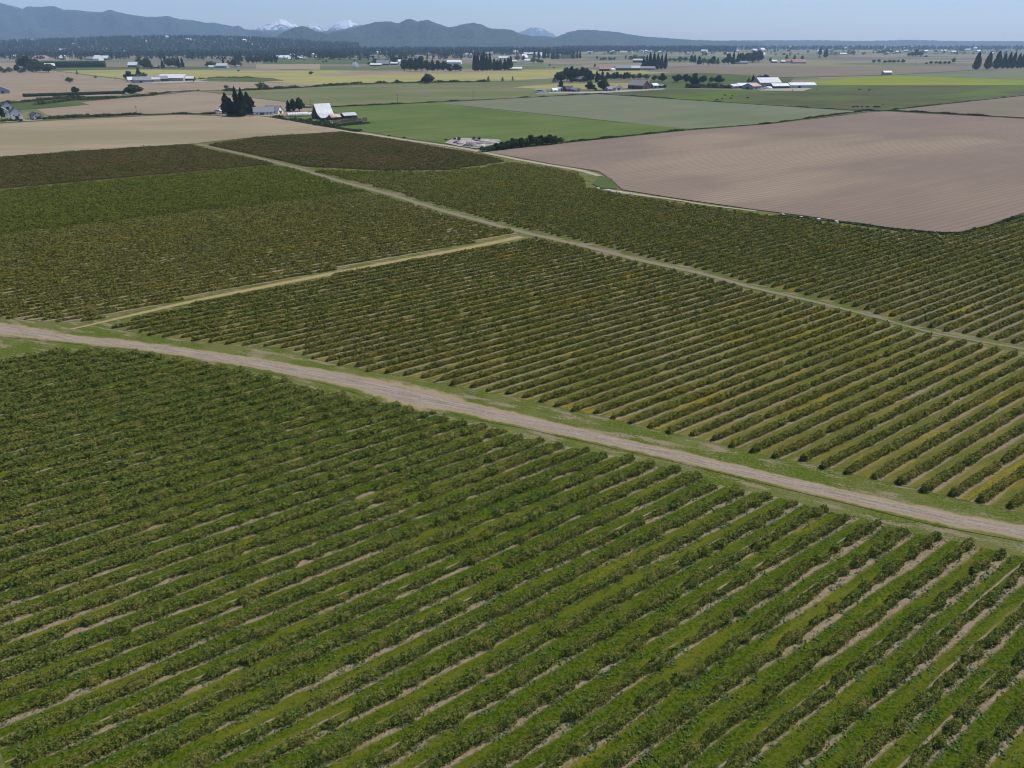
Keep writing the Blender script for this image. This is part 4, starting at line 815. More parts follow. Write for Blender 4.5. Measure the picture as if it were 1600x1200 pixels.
# white farmhouse group
building(27, 187, 14, 8, 6.0, 3.6, AL, 'white', 'rdark', "two storey white farmhouse with dark roof at the left edge", "farmhouse", "house", win=3)
building(57, 185.8, 15, 7, 3.0, 2.2, AL + 8, 'white', 'rdark', "long white garage with dark roof right of the farmhouse", "garage", "garage", win=3)
building(5, 182, 16, 9, 4.5, 3.2, AL, 'white', 'rgrey', "grey roofed white outbuilding behind the farmhouse at the left edge", "outbuilding", "building", win=2)
building(12, 172, 12, 8, 4, 3, AL, 'white', 'rdark', "small shed with dark roof behind the farmhouse", "small_shed", "shed")
building(4, 145.5, 26, 15, 3.5, 4.0, AL, 'grey', 'rgrey', "wide barn with blue grey roof cut by the left edge", "grey_barn", "barn")
BL = [  # px, py, L, W, h, rh, ang, wall, roof, label, name, cat, win
    (33, 110, 22, 12, 3, 3, AL, 'tan', 'rgrey', "low tan shed among the trees below the left windbreak", "small_shed", "shed", 0),
    (60, 111, 14, 10, 3, 3, AL, 'dark', 'rwood', "small brown shed between dark trees below the windbreak", "small_shed", "shed", 0),
    (79, 108, 20, 14, 7, 5, AR, 'grey', 'rwhite', "tall barn with steep white roof at the right end of the dark trees", "white_roofed_barn", "barn", 0),
    (223, 129, 25, 20, 4, 4.5, AR - 5, 'grey', 'rgrey', "wide grey roofed shed at the left end of the left farm", "wide_shed", "shed", 0),
    (206, 127.5, 12, 10, 3, 4, AR, 'white', 'rwhite', "small white shed left of the wide grey shed", "small_shed", "shed", 0),
    (238, 127.5, 22, 16, 3.5, 3, AR, 'tan', 'rmetal', "pale metal roofed shed right of the wide grey shed", "small_shed", "shed", 0),
    (252, 127, 20, 16, 4, 4, AR, 'dark', 'rgrey', "dark open fronted shed in the left farm", "open_shed", "shed", 0),
    (272, 126, 42, 22, 4.5, 5, AR - 38, 'tan', 'rwhite', "longest white roofed barn of the left farm", "long_barn", "barn", 0),
    (296, 126, 18, 10, 3.5, 3, AR - 38, 'dark', 'rwhite', "small white roofed shed at the right end of the left farm", "small_shed", "shed", 0),
    (209, 105, 22, 16, 5, 7, AR - 30, 'dark', 'rwhite', "white roofed barn left of the dark trees behind the yellow field", "white_roofed_barn", "barn", 0),
    (242, 106.5, 20, 8, 3, 1.5, AR - 30, 'dark', 'rgrey', "small low shed right of the white roofed barn", "small_shed", "shed", 0),
    (348, 106, 26, 20, 5, 5, AR - 35, 'grey', 'rmetal', "long pale roofed barn among the dark trees behind the yellow field", "long_barn", "barn", 0),
    (330, 106, 12, 8, 3, 2, AR, 'white', 'rwhite', "small white shed under the twin dome trees", "small_shed", "shed", 0),
    (372, 105.5, 8, 8, 4, 2, AR, 'white', 'rgrey', "tiny white house right of the long pale roofed barn", "small_house", "house", 0),
    (443, 92, 46, 34, 5, 7, AR - 38, 'white', 'rwhite', "wide white arched farm roof left of centre on the plain", "wide_barn", "barn", 0),
    (468, 92, 34, 20, 4, 3, AR - 38, 'tan', 'rwhite', "long low white roof right of the wide white arched roof", "long_barn", "barn", 0),
    (588, 103, 30, 16, 3, 3, AR - 38, 'dark', 'rwhite', "left long low white roof of the farm before the big copse", "long_barn", "barn", 0),
    (599, 102, 34, 22, 4, 9, AR - 38, 'dark', 'rgrey', "large dark grey roofed barn between the long low roofs", "large_barn", "barn", 0),
    (614, 101.5, 27, 14, 4, 3, AR - 38, 'dark', 'rwhite', "right long low pinkish white roof before the big copse", "long_barn", "barn", 0),
    (625.5, 100.5, 14, 12, 7, 5, AR, 'white', 'rwhite', "white gabled house at the left edge of the big copse", "white_house", "house", 0),
    (710, 100, 40, 30, 5, 5, AR - 38, 'white', 'rwhite', "wide white farm roof above the big copse", "wide_barn", "barn", 0),
    (787, 92.5, 36, 24, 5, 4, AR - 38, 'white', 'rwhite', "white barn roof above the lower dense clump", "white_barn", "barn", 0),
    (803, 98, 18, 12, 4, 3, AR - 38, 'tan', 'rwhite', "small pale roof right of the lower dense clump", "small_barn", "barn", 0),
    (805, 110, 30, 14, 4, 3, AR - 38, 'grey', 'rwhite', "white and grey shed at the right foot of the lower dense clump", "small_barn", "barn", 0),
    (804, 84, 38, 30, 8, 7, AR - 38, 'white', 'rwhite', "bright white roofs behind the distant trees right of centre", "white_barn", "barn", 0),
    (829, 86, 88, 30, 6, 5, AR - 38, 'red', 'rwhite', "very long white roofed red barn by the distant tree screen", "very_long_barn", "barn", 0),
    (845, 86, 26, 30, 6, 5, AR - 38, 'tan', 'rwhite', "white roofed barn right of the very long one by the tree screen", "white_barn", "barn", 0),
    (819, 92, 22, 20, 5, 10, AR, 'white', 'rwhite', "bright white house before the very long red barn", "white_house", "house", 0),
    (826, 96.5, 26, 18, 4, 4, AR - 38, 'white', 'rwhite', "bright white low shed below the bright white house", "white_shed", "shed", 0),
    (817, 97.5, 16, 10, 3, 3, AR - 38, 'white', 'rgrey', "tiny white shed left of the bright white low shed", "white_shed", "shed", 0),
    (903, 127.3, 24, 10, 4, 4, AL + 10, 'dark', 'rwood', "old dark house with brown roof under the big trees", "old_house", "house", 2),
    (916, 126.5, 9, 7, 5, 5, AR, 'dark', 'rwood', "steep roofed wing right of the old dark house", "old_house_wing", "house", 0),
    (961, 141, 14, 10, 3.5, 3, AL, 'white', 'rrust', "pale cottage with pinkish roof left of the grey barn", "cottage", "house", 2),
    (951, 142.5, 8, 7, 2.8, 2.5, AR, 'grey', 'rgrey', "small grey shed between the big tree and the pale cottage", "small_shed", "shed", 0),
    (874, 142.8, 9, 6, 3.2, 2, AL, 'white', 'rwhite', "white shed under the dark cone tree by the farmyard", "white_shed", "shed", 0),
    (888, 143, 12, 8, 3, 3.6, AR, 'dark', 'rdark', "dark shed in the middle of the roadside yard", "dark_shed", "shed", 0),
    (899, 143.5, 12, 7, 3, 2, AL, 'grey', 'rgrey', "grey shed right of the dark shed in the roadside yard", "grey_shed", "shed", 0),
    (866, 144, 8, 5, 2.6, 2, AR, 'white', 'rwhite', "tiny white shed left of the dark cone tree", "white_shed", "shed", 0),
    (1022, 137.5, 10, 7, 3.5, 2.5, AR, 'blue', 'rmetal', "small pale blue shed right of the grey barn", "blue_shed", "shed", 0),
    (1033, 137, 12, 8, 2.6, 2, AL, 'dark', 'rwood', "low brown shed right of the pale blue shed", "brown_shed", "shed", 0),
    (947, 111, 31, 16, 4.5, 4, AR - 38, 'dark', 'rred', "open shed with faded red roof at the left end of the long sheds", "open_shed", "shed", 0),
    (957, 111.5, 10, 8, 4, 2, AR, 'white', 'rwhite', "white end building right of the faded red roof", "white_shed", "shed", 0),
    (973, 110, 34, 24, 5, 5.5, AR - 38, 'dark', 'rgrey', "wide blue grey roofed open barn among the long sheds", "wide_barn", "barn", 0),
    (992, 110, 20, 18, 5, 4.5, AR - 38, 'dark', 'rmetal', "pale metal roofed barn among the long sheds", "metal_barn", "barn", 0),
    (1011, 109.5, 34, 16, 4, 3.5, AR - 38, 'grey', 'rgrey', "longest grey roofed shed at the right end below the tight clump", "long_shed", "shed", 0),
    (998, 97.5, 34, 14, 6, 4, AR - 38, 'dark', 'rmetal', "high white roofed barn at the left of the tight clump", "high_barn", "barn", 0),
    (1146, 138, 16, 11, 3, 2.5, AR, 'tan', 'rmetal', "small pale shed at the left end of the right farm", "small_shed", "shed", 0),
    (1163, 137.5, 24, 14, 3.2, 3.2, AR - 22, 'dark', 'rwhite', "white roofed low barn, second building of the right farm", "low_barn", "barn", 0),
    (1174, 139, 21, 17, 3.8, 3.6, AR + 8, 'blue', 'rrust', "blue walled barn with rust and white roof in the right farm", "blue_barn", "barn", 0),
    (1197, 135.5, 32, 24, 6, 6.0, AR - 25, 'grey', 'rmetal', "largest pale roofed barn of the right farm", "large_barn", "barn", 0),
    (1251, 137.0, 38, 14, 3.6, 3.0, AR - 26, 'white', 'rwhite', "very long low white barn at the right end of the right farm", "long_white_barn", "barn", 0),
    (1217, 138.2, 24, 12, 3.4, 3, AR - 25, 'dark', 'rwhite', "dark fronted shed between the large barn and the long white barn", "open_shed", "shed", 0),
    (1385, 117, 16, 9, 4.5, 2.5, AR - 30, 'grey', 'rmetal', "lone small pale shed at the tip of the mustard field", "lone_shed", "shed", 0),
    (1209, 98, 15, 14, 4, 4, AR - 38, 'dark', 'rwhite', "white roofed shed left of the distant red roof", "white_roofed_shed", "shed", 0),
    (1223, 98.5, 11, 12, 4, 4, AR - 38, 'dark', 'rmetal', "small pale roof beside the distant red roof", "small_shed", "shed", 0),
    (1230, 98, 13, 14, 4, 5, AR - 38, 'tan', 'rred', "small pinkish roof left of the distant big red roof", "small_house", "house", 0),
    (1247, 99, 38, 24, 4, 7, AR - 38, 'tan', 'rred', "wide red roofed barn far on the right plain", "red_roofed_barn", "barn", 0),
    (1158, 100, 34, 14, 4, 4, AR - 38, 'grey', 'rgrey', "grey shed in front of the long dark grove", "grey_shed", "shed", 0),
    (1317, 85.5, 30, 14, 4, 4, AR - 38, 'white', 'rwhite', "small white roof in the distant line right of the red roofs", "white_shed", "shed", 0),
    (1320, 77.2, 40, 24, 8, 10, AR, 'white', 'rwhite', "bright white barn near the horizon right of the red roofs", "white_barn", "barn", 0),
    (1409, 75.8, 110, 30, 6, 5, AR - 38, 'tan', 'rwhite', "very long pale barn near the horizon on the right", "very_long_barn", "barn", 0),
    (1474, 80.5, 38, 24, 5, 5, AR - 38, 'tan', 'rwhite', "pale low barn right of the very long one near the horizon", "pale_barn", "barn", 0),
    (1523, 77.5, 50, 24, 8, 9, AR, 'white', 'rwhite', "white barn near the horizon above the poplars", "white_barn", "barn", 0),
    (1527.5, 81.2, 40, 20, 5, 6, AR, 'white', 'rwhite', "white house just below the white barn above the poplars", "white_house", "house", 0),
    (1190, 79.5, 40, 30, 8, 10, AR, 'white', 'rwhite', "left of two bright white roofs above the long dark grove", "white_barn", "barn", 0),
    (1178, 80, 40, 24, 6, 8, AR, 'white', 'rwhite', "small bright white roof above the long dark grove", "white_barn", "barn", 0),
    (1191, 87, 20, 14, 5, 6, AR, 'white', 'rwhite', "tiny white house at the right end of the long dark grove", "white_house", "house", 0),
    (1007, 81.5, 44, 30, 6, 6, AR - 38, 'tan', 'rwhite', "long white roof at the treeline above the tight clump", "long_barn", "barn", 0),
    (974, 83.5, 40, 24, 5, 7, AR - 38, 'white', 'rrust', "small pinkish roof at the treeline left of the tight clump", "small_barn", "barn", 0),
    (922, 84, 24, 24, 5, 6, AR - 38, 'tan', 'rwhite', "white roof at the treeline right of the tree screen", "white_barn", "barn", 0),
    (100, 93.5, 18, 24, 6, 9, AR - 38, 'tan', 'rwhite', "bright white roof above the clipped windbreak", "white_barn", "barn", 0),
    (154, 94.5, 20, 30, 6, 10, AR - 38, 'white', 'rwhite', "white gabled barn above the right end of the windbreak", "white_barn", "barn", 0),
    (166, 94, 24, 26, 6, 8, AR - 38, 'dark', 'rwhite', "white roofed barn right of the white gabled barn", "white_barn", "barn", 0),
    (143, 94, 26, 20, 5, 6, AR - 38, 'tan', 'rgrey', "grey barn left of the white gabled barn", "grey_barn", "barn", 0),
    (65, 91.5, 40, 24, 5, 6, AR - 38, 'tan', 'rred', "pinkish roof in the trees above the windbreak", "small_barn", "barn", 0),
    (185, 86.5, 34, 26, 5, 8, AR - 38, 'tan', 'rwhite', "pale pink roof at the edge of the fields below the town", "pale_barn", "barn", 0),
    (22, 90.5, 26, 18, 5, 6, AR, 'white', 'rwhite', "tiny white house at the left edge below the town", "white_house", "house", 0)]
for b in BL: building(*b[:9], b[9], b[10], b[11], win=b[12], tiny=(b[1] < 118))
building(998, 138.5, 24, 17, 4.6, 6.0, AL + 12, 'red', 'rwood', "big dark red barn with broad old grey roof", "red_barn", "barn")
# hoop of the white trailer
def vehicle(px, py, L, W, h, ang, mat, label, name, cat, cab=True):
    x, y = G(px, py); e = empty(name, (x, y, 0), R(ang)); m = MB()
    pr = [(-L / 2, .35), (L / 2, .35), (L / 2, h * .5), (L / 2 * .62, h * .58), (L / 2 * .3, h), (-L / 2 * .6, h), (-L / 2 * .95, h * .6), (-L / 2, h * .5)] if cab else [(-L / 2, .6), (L / 2, .6), (L / 2, h), (-L / 2, h)]
    b = len(m.v); m.v += [(a, -W / 2, z) for a, z in pr] + [(a, W / 2, z) for a, z in pr]; k = len(pr)
    for i in range(k): j = (i + 1) % k; m.f.append((i, j, k + j, k + i))
    m.f.append(tuple(range(k - 1, -1, -1))); m.f.append(tuple(range(k, 2 * k))); m.build("body", mat, e)
    for s in (-1, 1):
        MB().box(-L * .28, s * W / 2 - .02, h * .62, L * .2, s * W / 2 + .02, h * .88).build("window", BM['glass'], e)
        for t in (-.32, .32): MB().tube((L * t, s * W * .42, .35), (L * t, s * W * .52, .35), .35, .35, 10).build("wheel", BM['door'], e)
    tag(e, label, cat)
vehicle(423, 178.7, 5, 2, 1.8, 20, BM['white'], "white car parked in front of the grey roofed house", "parked_car", "car")
vehicle(341, 175.5, 7, 2.4, 2.6, 5, BM['white'], "white van parked left of the conifer grove", "parked_van", "van")
vehicle(844, 145, 13, 3, 3.6, -8, BM['white'], "white box trailer at the left end of the roadside yard", "box_trailer", "trailer", cab=False)
vehicle(855, 145, 5, 2, 1.8, 30, BM['grey'], "grey car right of the white box trailer", "parked_car", "car")
vehicle(812, 111, 7, 2.6, 3, 10, BM['white'], "white truck at the foot of the lower dense clump", "parked_truck", "truck", cab=False)
# white dome tent / silage heap at the right farm
def mound(px, py, L, W, h, ang, mat, label, name, cat, seed=1, group=None):
    r = np.random.default_rng(seed); x, y = G(px, py); nu, nv = 16, 7; V = []; 
    for j in range(nv + 1):
        for i in range(nu):
            g = 2 * math.pi * i / nu; t = j / nv; rad = math.cos(t * math.pi / 2) ** .7; s = 1 + r.normal(0, .10)
            V.append((L / 2 * rad * math.cos(g) * s, W / 2 * rad * math.sin(g) * s, max(0, h * math.sin(t * math.pi / 2) * (1 + r.normal(0, .12) * (t > 0)))))
    Q = [(j * nu + i, j * nu + (i + 1) % nu, (j + 1) * nu + (i + 1) % nu, (j + 1) * nu + i) for j in range(nv) for i in range(nu)]
    o = link(bpy.data.objects.new(name, np_mesh(name, V, Q, mat))); o.location = (x, y, 0); o.rotation_euler = (0, 0, R(ang)); tag(o, label, cat, group)
mound(1200, 139.5, 12, 7, 3.4, 0, BM['white'], "white covered heap in front of the right farm barns", "covered_heap", "heap", 3)
TARP = plain("pale_scrap", (.46, .43, .38), .8, (.26, .24, .22), .8); TARP2 = plain("dark_scrap", (.10, .095, .10), .8, (.22, .21, .22), .8)
for i, (qx, qy, L, W, h, mt, tx) in enumerate([(714, 224.5, 5, 4, 1.8, TARP2, "dark scrap heap at the left end of the dump"), (721, 226, 7, 5, 1.8, TARP, "pale scrap heap at the lower left of the dump"), (735, 224, 10, 4, 1.6, TARP, "long pale scrap heap in the middle of the dump"),
        (735, 229, 9, 6, 2.2, TARP2, "large dark grey heap at the lower middle of the dump"), (748, 226, 9, 4, 1.4, TARP2, "dark heap right of the middle of the dump"), (750, 230.5, 10, 4, 1.6, TARP, "pale plastic heap at the bottom of the dump"),
        (757, 222.5, 7, 4, 1.5, TARP, "pale heap at the top of the dump"), (770, 225, 9, 4, 1.6, TARP, "pale sand coloured heap at the right end of the dump"), (777, 223.5, 8, 3, 1.2, TARP2, "brown heap at the far right tip of the dump"), (744, 221, 6, 3, 1.6, TARP2, "dark heap under the shrubs of the dump")]):
    mound(qx, qy, L, W, h, rng.uniform(-20, 30), mt, tx, "scrap_heap", "heap", 40 + i)
# white bins at the row ends
for i, (qx, qy) in enumerate([(934.5, 296), (950.5, 299), (968.5, 302), (986, 304.5), (1223, 337.5), (1251, 341.2), (1279, 345), (1307, 348.5)]):
    x, y = G(qx, qy); e = empty("white_bin", (x, y, .09), TH + rng.uniform(-.3, .3)); e.scale = (.8, .8, .8); m = MB()
    a = .6; m.box(-a, -a, .12, a, a, .78); m.box(-a, -a, 0, -a + .14, a, .11); m.box(a - .14, -a, 0, a, a, .11)
    m.build("bin_box", BM['white'], e); MB().box(-a - .05, -a - .05, .785, a + .05, a + .05, .86).build("lid", BM['white'], e)
    tag(e, "lidded white field bin at a row end beside the ploughed field, %s from the left" % nth(i + 1), "bin", "white bins at the row ends")
# utility poles
POLE = plain("pole_wood", (.11, .09, .075), .9)
for px, py, hp, lb in [(214.5, 180, 14, "above the left road near the farmhouse field"), (181, 125.5, 6, "at the lower edge of the yellow field"), (621.5, 163.5, 16, "on the ditch bank above the green field"), (739.5, 156.5, 14, "right of the one above the green field"), (486, 169, 13, "just above the big barn ridge"), (437, 183.5, 11, "by the track left of the white bales"),
                       (1160, 131, 8, "left of the right farm conifers"), (1233.5, 130, 10, "above the very long white barn"), (1307, 101, 8, "in the grey fallow field right of the red roof"), (99, 124, 6, "left of the lone tree in the tan field"), (1430, 101, 8, "left of the low tree line by the poplars")]:
    k = mpp(px, py); x, y = G(px, py); h = hp * k; e = empty("utility_pole", (x, y, 0), R(20))
    MB().tube((0, 0, 0), (0, 0, h), .16, .11, 7).build("pole", POLE, e); MB().box(-1.2, .12, h - .8, 1.2, .26, h - .62).build("crossarm", POLE, e)
    tag(e, "thin wooden utility pole " + lb, "pole")
# cattle
def cow_mesh():
    m = MB(); ring = []
    sec = [(-1.1, .95, .16, .22), (-.95, .95, .30, .36), (-.4, .92, .36, .40), (.2, .90, .36, .42), (.75, .98, .30, .38), (1.05, 1.12, .18, .24), (1.3, 1.22, .13, .17), (1.45, 1.2, .15, .17), (1.75, 1.05, .10, .10)]
    for x, z, a, b in sec:
        for i in range(8): g = math.pi / 4 * i; m.v.append((x, a * math.cos(g), z + b * math.sin(g)))
    for j in range(len(sec) - 1):
        for i in range(8): m.f.append((j * 8 + i, j * 8 + (i + 1) % 8, (j + 1) * 8 + (i + 1) % 8, (j + 1) * 8 + i))
    m.f.append(tuple(range(7, -1, -1))); m.f.append(tuple(8 * len(sec) - 8 + i for i in range(8)))
    for x in (-.85, .7):
        for s in (-.2, .2): m.tube((x, s, .8), (x + (.06 if x > 0 else -.08), s, .42), .12, .07, 6); m.tube((x + (.06 if x > 0 else -.08), s, .42), (x, s, 0), .07, .05, 6)
    for s in (-1, 1): m.tube((1.45, s * .1, 1.33), (1.42, s * .3, 1.36), .06, .02, 4)
    m.tube((-1.12, 0, 1.15), (-1.22, 0, .5), .04, .03, 4)
    me = bpy.data.meshes.new("cow"); me.from_pydata(m.v, [], m.f); me.materials.append(plain("cow_hide", (.02, .018, .016), .8)); return me
cm = cow_mesh()
for i, (qx, qy) in enumerate([(1333, 168.5), (1339.5, 168), (1346.5, 168), (1355, 168.5), (1366, 168.5), (1370, 168.3), (1373, 168.5), (1379.5, 165.5), (1342.5, 141.5), (1358, 141.8), (1277, 140.5), (1144, 151), (1133, 150), (1128, 155.5), (1142, 155), (1238, 142.2), (1168, 154), (1120, 157)]):
    o = link(bpy.data.objects.new("cow", cm)); o.location = (*G(qx, qy), 0); o.rotation_euler = (0, 0, rng.uniform(0, 6.28)); o.scale = (1.25,) * 3
    tag(o, "black cow in the dark pasture, %s of the scattered cattle in the list from the ditch corner" % nth(i + 1), "cow", "black cattle in the pasture")
cows = sorted([o for o in sc.objects if o.name.split('.')[0] == 'cow' and 'label' in o], key=lambda o: o.location[0] / o.location[1])
for i, o in enumerate(cows): o["label"] = "small black cow standing in the dark pasture, %s from the left of the cattle" % nth(i + 1)

# ------------------------------------------------------------------ far woodland, town and hills
GH = []                                   # wooded rises: (centre x, centre y, half x, half y, height)
def wood(name, mask, cnt, label, hfun, seed, mat, hr=(14, 26), kinds=(.5, .5)):
    r = np.random.default_rng(seed); P_ = mask(r, cnt); V = []
    c = len(P_); h = r.uniform(*hr, c); wd = h * r.uniform(.35, .6, c); con = r.random(c) < kinds[0]
    m = 26; u = r.random((c, m)); g = r.uniform(0, 6.283, (c, m))
    rad = np.where(con[:, None], (1 - u) ** .8, np.sqrt(np.clip(1 - (2 * u - .9) ** 2 * .95, .05, 1))) * .5 * np.sqrt(r.random((c, m)))
    ctr = np.stack([P_[:, None, 0] + rad * np.cos(g) * wd[:, None] * 1.6, P_[:, None, 1] + rad * np.sin(g) * wd[:, None] * 1.6, hfun(P_)[:, None] + (.08 + .92 * u) * h[:, None]], 2).reshape(-1, 3)
    k = len(ctr); s = np.repeat(h * .11, m) * r.uniform(.7, 1.6, k)
    ax = r.normal(0, 1, (k, 3)); ax /= np.linalg.norm(ax, axis=1)[:, None]; bx = np.cross(ax, r.normal(0, 1, (k, 3))); bx /= np.linalg.norm(bx, axis=1)[:, None]; s = s[:, None]
    V = np.stack([ctr - ax * s, ctr + bx * s * .9, ctr + ax * s, ctr - bx * s * .9], 1).reshape(-1, 3)
    me = np_mesh(name, V, np.arange(len(V)).reshape(-1, 4), mat)
    tag(link(bpy.data.objects.new(name, me)), label, "woodland", kind='stuff')
WM = leaf_mat("far_woods", (.012, .021, .012), (.026, .040, .020), (.034, .046, .022), .02)
SNOW = None
HM = NT("forested_hill")
hq = HM; a = hq.noise(hq.pos, .004, 5, .65); b = hq.noise(hq.pos, .03, 4, .7)
HM = hq.done(hq.mix(hq.step(b, .4, .62), hq.mix(hq.step(a, .4, .62), (.006, .014, .010), (.034, .050, .028)), (.070, .084, .050)), b, 60, 1)
def ridge(name, pts, dist, mat, label, depth=.16, base=-6, seed=0, rough=.28, front=None):
    """terrain with its crest along the photo's skyline at a real distance and real height"""
    r = np.random.default_rng(seed); pts = np.array(pts, float); xs = np.linspace(pts[0, 0], pts[-1, 0], int(abs(pts[-1, 0] - pts[0, 0]) / 2.2) + 2)
    ys = np.interp(xs, pts[:, 0], pts[:, 1]) + r.normal(0, .28, len(xs)) * (1 + 3 * (mat == SNOW)); nv = 30; V = []
    ph = r.uniform(0, 6.28, 8)
    for i, (x, y) in enumerate(zip(xs, ys)):
        X0, Y0, Z0 = P(x, y, dist); Z0 = max(Z0, 1)
        e = min(i, len(xs) - 1 - i) / 6; Z0 *= min(1, e + .02) if pts[0, 1] > 58 or True else 1
        for j in range(nv):
            t = j / (nv - 1) * 2 - 1                # -1 front foot .. 0 crest .. 1 back foot
            f = 1 + t * (depth if t < 0 else depth * .7)
            spur = sum(math.sin(ph[k] + x * (.02 + .028 * k) + t * (1.5 + k)) / (k + 1.3) for k in range(6)) * rough
            prof = math.cos(t * math.pi / 2) ** (1.35) * (1 + spur * (1 - abs(1 - 2 * abs(t))) * 1.2)
            wig = math.sin(x * .05 + ph[6]) * .012 * (t != 0) * (1 - abs(t))
            V.append((X0 * (f + wig), Y0 * (f + wig), base + (Z0 - base) * min(max(prof, 0), 1 - .42 * abs(t)) if abs(t) < .999 else base))
    n = len(xs); Q = [(i * nv + j, (i + 1) * nv + j, (i + 1) * nv + j + 1, i * nv + j + 1) for i in range(n - 1) for j in range(nv - 1)]
    o = link(bpy.data.objects.new(name, np_mesh(name, V, Q, mat, smooth=True))); tag(o, label, kind='structure'); return o
q = NT("snowy_rock")
zz = q.xyz(q.pos)[2]; nn = q.noise(q.map((.0032, .0032, .0050), 0), 1, 5, .7)
SNOW = q.done(q.mix(q.step(q.math('ADD', q.math('MULTIPLY', zz, 1 / 500), q.math('MULTIPLY', nn, 1.6)), 1.33, 1.50), (.10, .115, .13), (.70, .72, .75)), nn, 120, 1)
ridge("mountain", [(-260, -8), (-140, -8), (-60, -2), (0, 4), (20, 8), (35, 12), (42, 8), (60, 10), (85, 10), (100, 15), (120, 15), (140, 17), (160, 18), (172, 14), (185, 19), (205, 23), (225, 26), (245, 26), (262, 24), (280, 29), (300, 30), (320, 35), (335, 35), (355, 39), (365, 41), (372, 39), (382, 45), (400, 47), (412, 49), (440, 56), (480, 62)], 11500, HM, "long blue forested mountain ridge on the left", .22, seed=3)
ridge("snowy_mountain", [(380, 55), (400, 44), (415, 40), (425, 36), (437, 30.5), (447, 31), (455, 38), (463, 38), (475, 46), (483, 38), (492, 36), (500, 42), (510, 48), (518, 42), (524, 36), (535, 33), (545, 31.5), (550, 35), (565, 41), (600, 52), (640, 60)], 17000, SNOW, "far snowy peaks", .10, seed=5, rough=.25)
ridge("snowy_mountain", [(785, 60), (810, 51), (818, 46), (825, 43.5), (845, 43), (852, 46), (862, 52), (880, 60)], 17500, SNOW, "faint snowy peak right of the front hills", .08, seed=6, rough=.2)
ridge("hill", [(400, 60), (400, 46), (440, 47), (480, 53), (540, 44), (560, 38), (575, 36), (590, 39), (640, 50), (700, 58)], 13000, HM, "pale blue ridge behind the cone shaped hill", .14, seed=8)
ridge("hill", [(330, 66), (380, 63), (405, 61), (432, 57), (445, 48), (460, 42), (473, 40), (480, 42), (495, 49), (512, 53), (540, 58), (580, 64), (610, 66)], 8000, HM, "dark cone shaped forested hill", .16, seed=11)
ridge("hill", [(470, 66), (500, 56), (520, 50), (550, 44), (570, 39), (585, 34), (600, 33), (612, 34), (622, 37), (635, 29.5), (645, 30), (652, 33), (668, 30), (680, 35), (700, 42), (710, 41), (725, 37), (740, 35), (752, 38), (765, 44), (785, 45), (800, 46), (812, 52), (840, 58), (880, 64), (900, 66)], 9000, HM, "forested front hills in the middle", .20, seed=12)
ridge("hill", [(740, 66), (780, 60), (812, 56), (850, 56), (868, 58), (885, 51), (905, 46), (930, 46.5), (965, 50), (980, 53), (1000, 56), (1040, 59), (1090, 62.5), (1150, 64), (1200, 67)], 10000, HM, "long low forested hill right of centre", .18, seed=13)
ridge("hill", [(960, 66), (1000, 64), (1100, 63.5), (1200, 62.8), (1260, 62.5), (1300, 63), (1350, 64), (1420, 62), (1480, 63.5), (1540, 64), (1600, 64), (1700, 63), (1900, 62)], 12500, HM, "low blue hills along the right horizon", .14, seed=14)
TOWN = [(-300, 66), (-100, 67), (0, 67), (40, 64.5), (100, 63), (170, 60.5), (270, 58.5), (330, 59.5), (400, 61), (440, 64), (500, 68), (560, 70)]
ridge("hill", TOWN, 5600, HM, "wooded town hillside on the left", .34, seed=15, rough=.02)
def town_h(p):
    px = 800 + p[:, 0] / p[:, 1] * (F * CP + 540 * SP); f = p[:, 1] / 5600
    yy = np.interp(px, [a for a, _ in TOWN], [b for _, b in TOWN]); Z0 = np.array([P(x, y, 5600)[2] for x, y in zip(px, yy)])
    Z0 = np.maximum(Z0, 1); t = np.where(f < 1, (f - 1) / .34, (f - 1) / .238)
    return np.where(np.abs(t) < 1, np.maximum(-6 + (Z0 + 6) * np.cos(np.clip(t, -1, 1) * math.pi / 2) ** 1.35, 0), 0)
def m_town(r, c):
    x = r.uniform(-150, 560, c); d = 3300 + 2400 * r.random(c) ** 1.0
    return np.stack([(x - 800) * d / (F * CP + 530 * SP), d], 1)
wood("woodland", m_town, 5200, "dense woodland and gardens covering the town hillside", town_h, 21, WM, (11, 21), (.4, .6))
def flatm(x0, x1, d0, d1):
    def f(r, c):
        x = r.uniform(x0, x1, c); d = r.uniform(d0, d1, c); return np.stack([(x - 800) * d / (F * CP + 525 * SP), d], 1)
    return f
zero = lambda p: np.zeros(len(p))
wood("woodland", flatm(-120, 760, 2700, 3600), 650, "ragged wooded belt at the foot of the town and hills", zero, 22, WM, (12, 24), (.5, .5))
wood("woodland", flatm(430, 900, 3600, 5600), 2200, "wooded belt below the front hills", zero, 23, WM, (14, 28), (.6, .4))
wood("woodland", flatm(880, 1150, 4600, 6500), 1500, "dark wooded belt below the low hill", zero, 24, WM, (16, 30), (.6, .4))
wood("woodland", flatm(1150, 1800, 5600, 7200), 1500, "thin wooded belt along the right horizon", zero, 25, WM, (14, 28), (.6, .4))
wood("woodland", flatm(900, 1750, 3400, 5200), 130, "scattered far trees on the right plain", zero, 26, WM, (10, 20), (.4, .6))
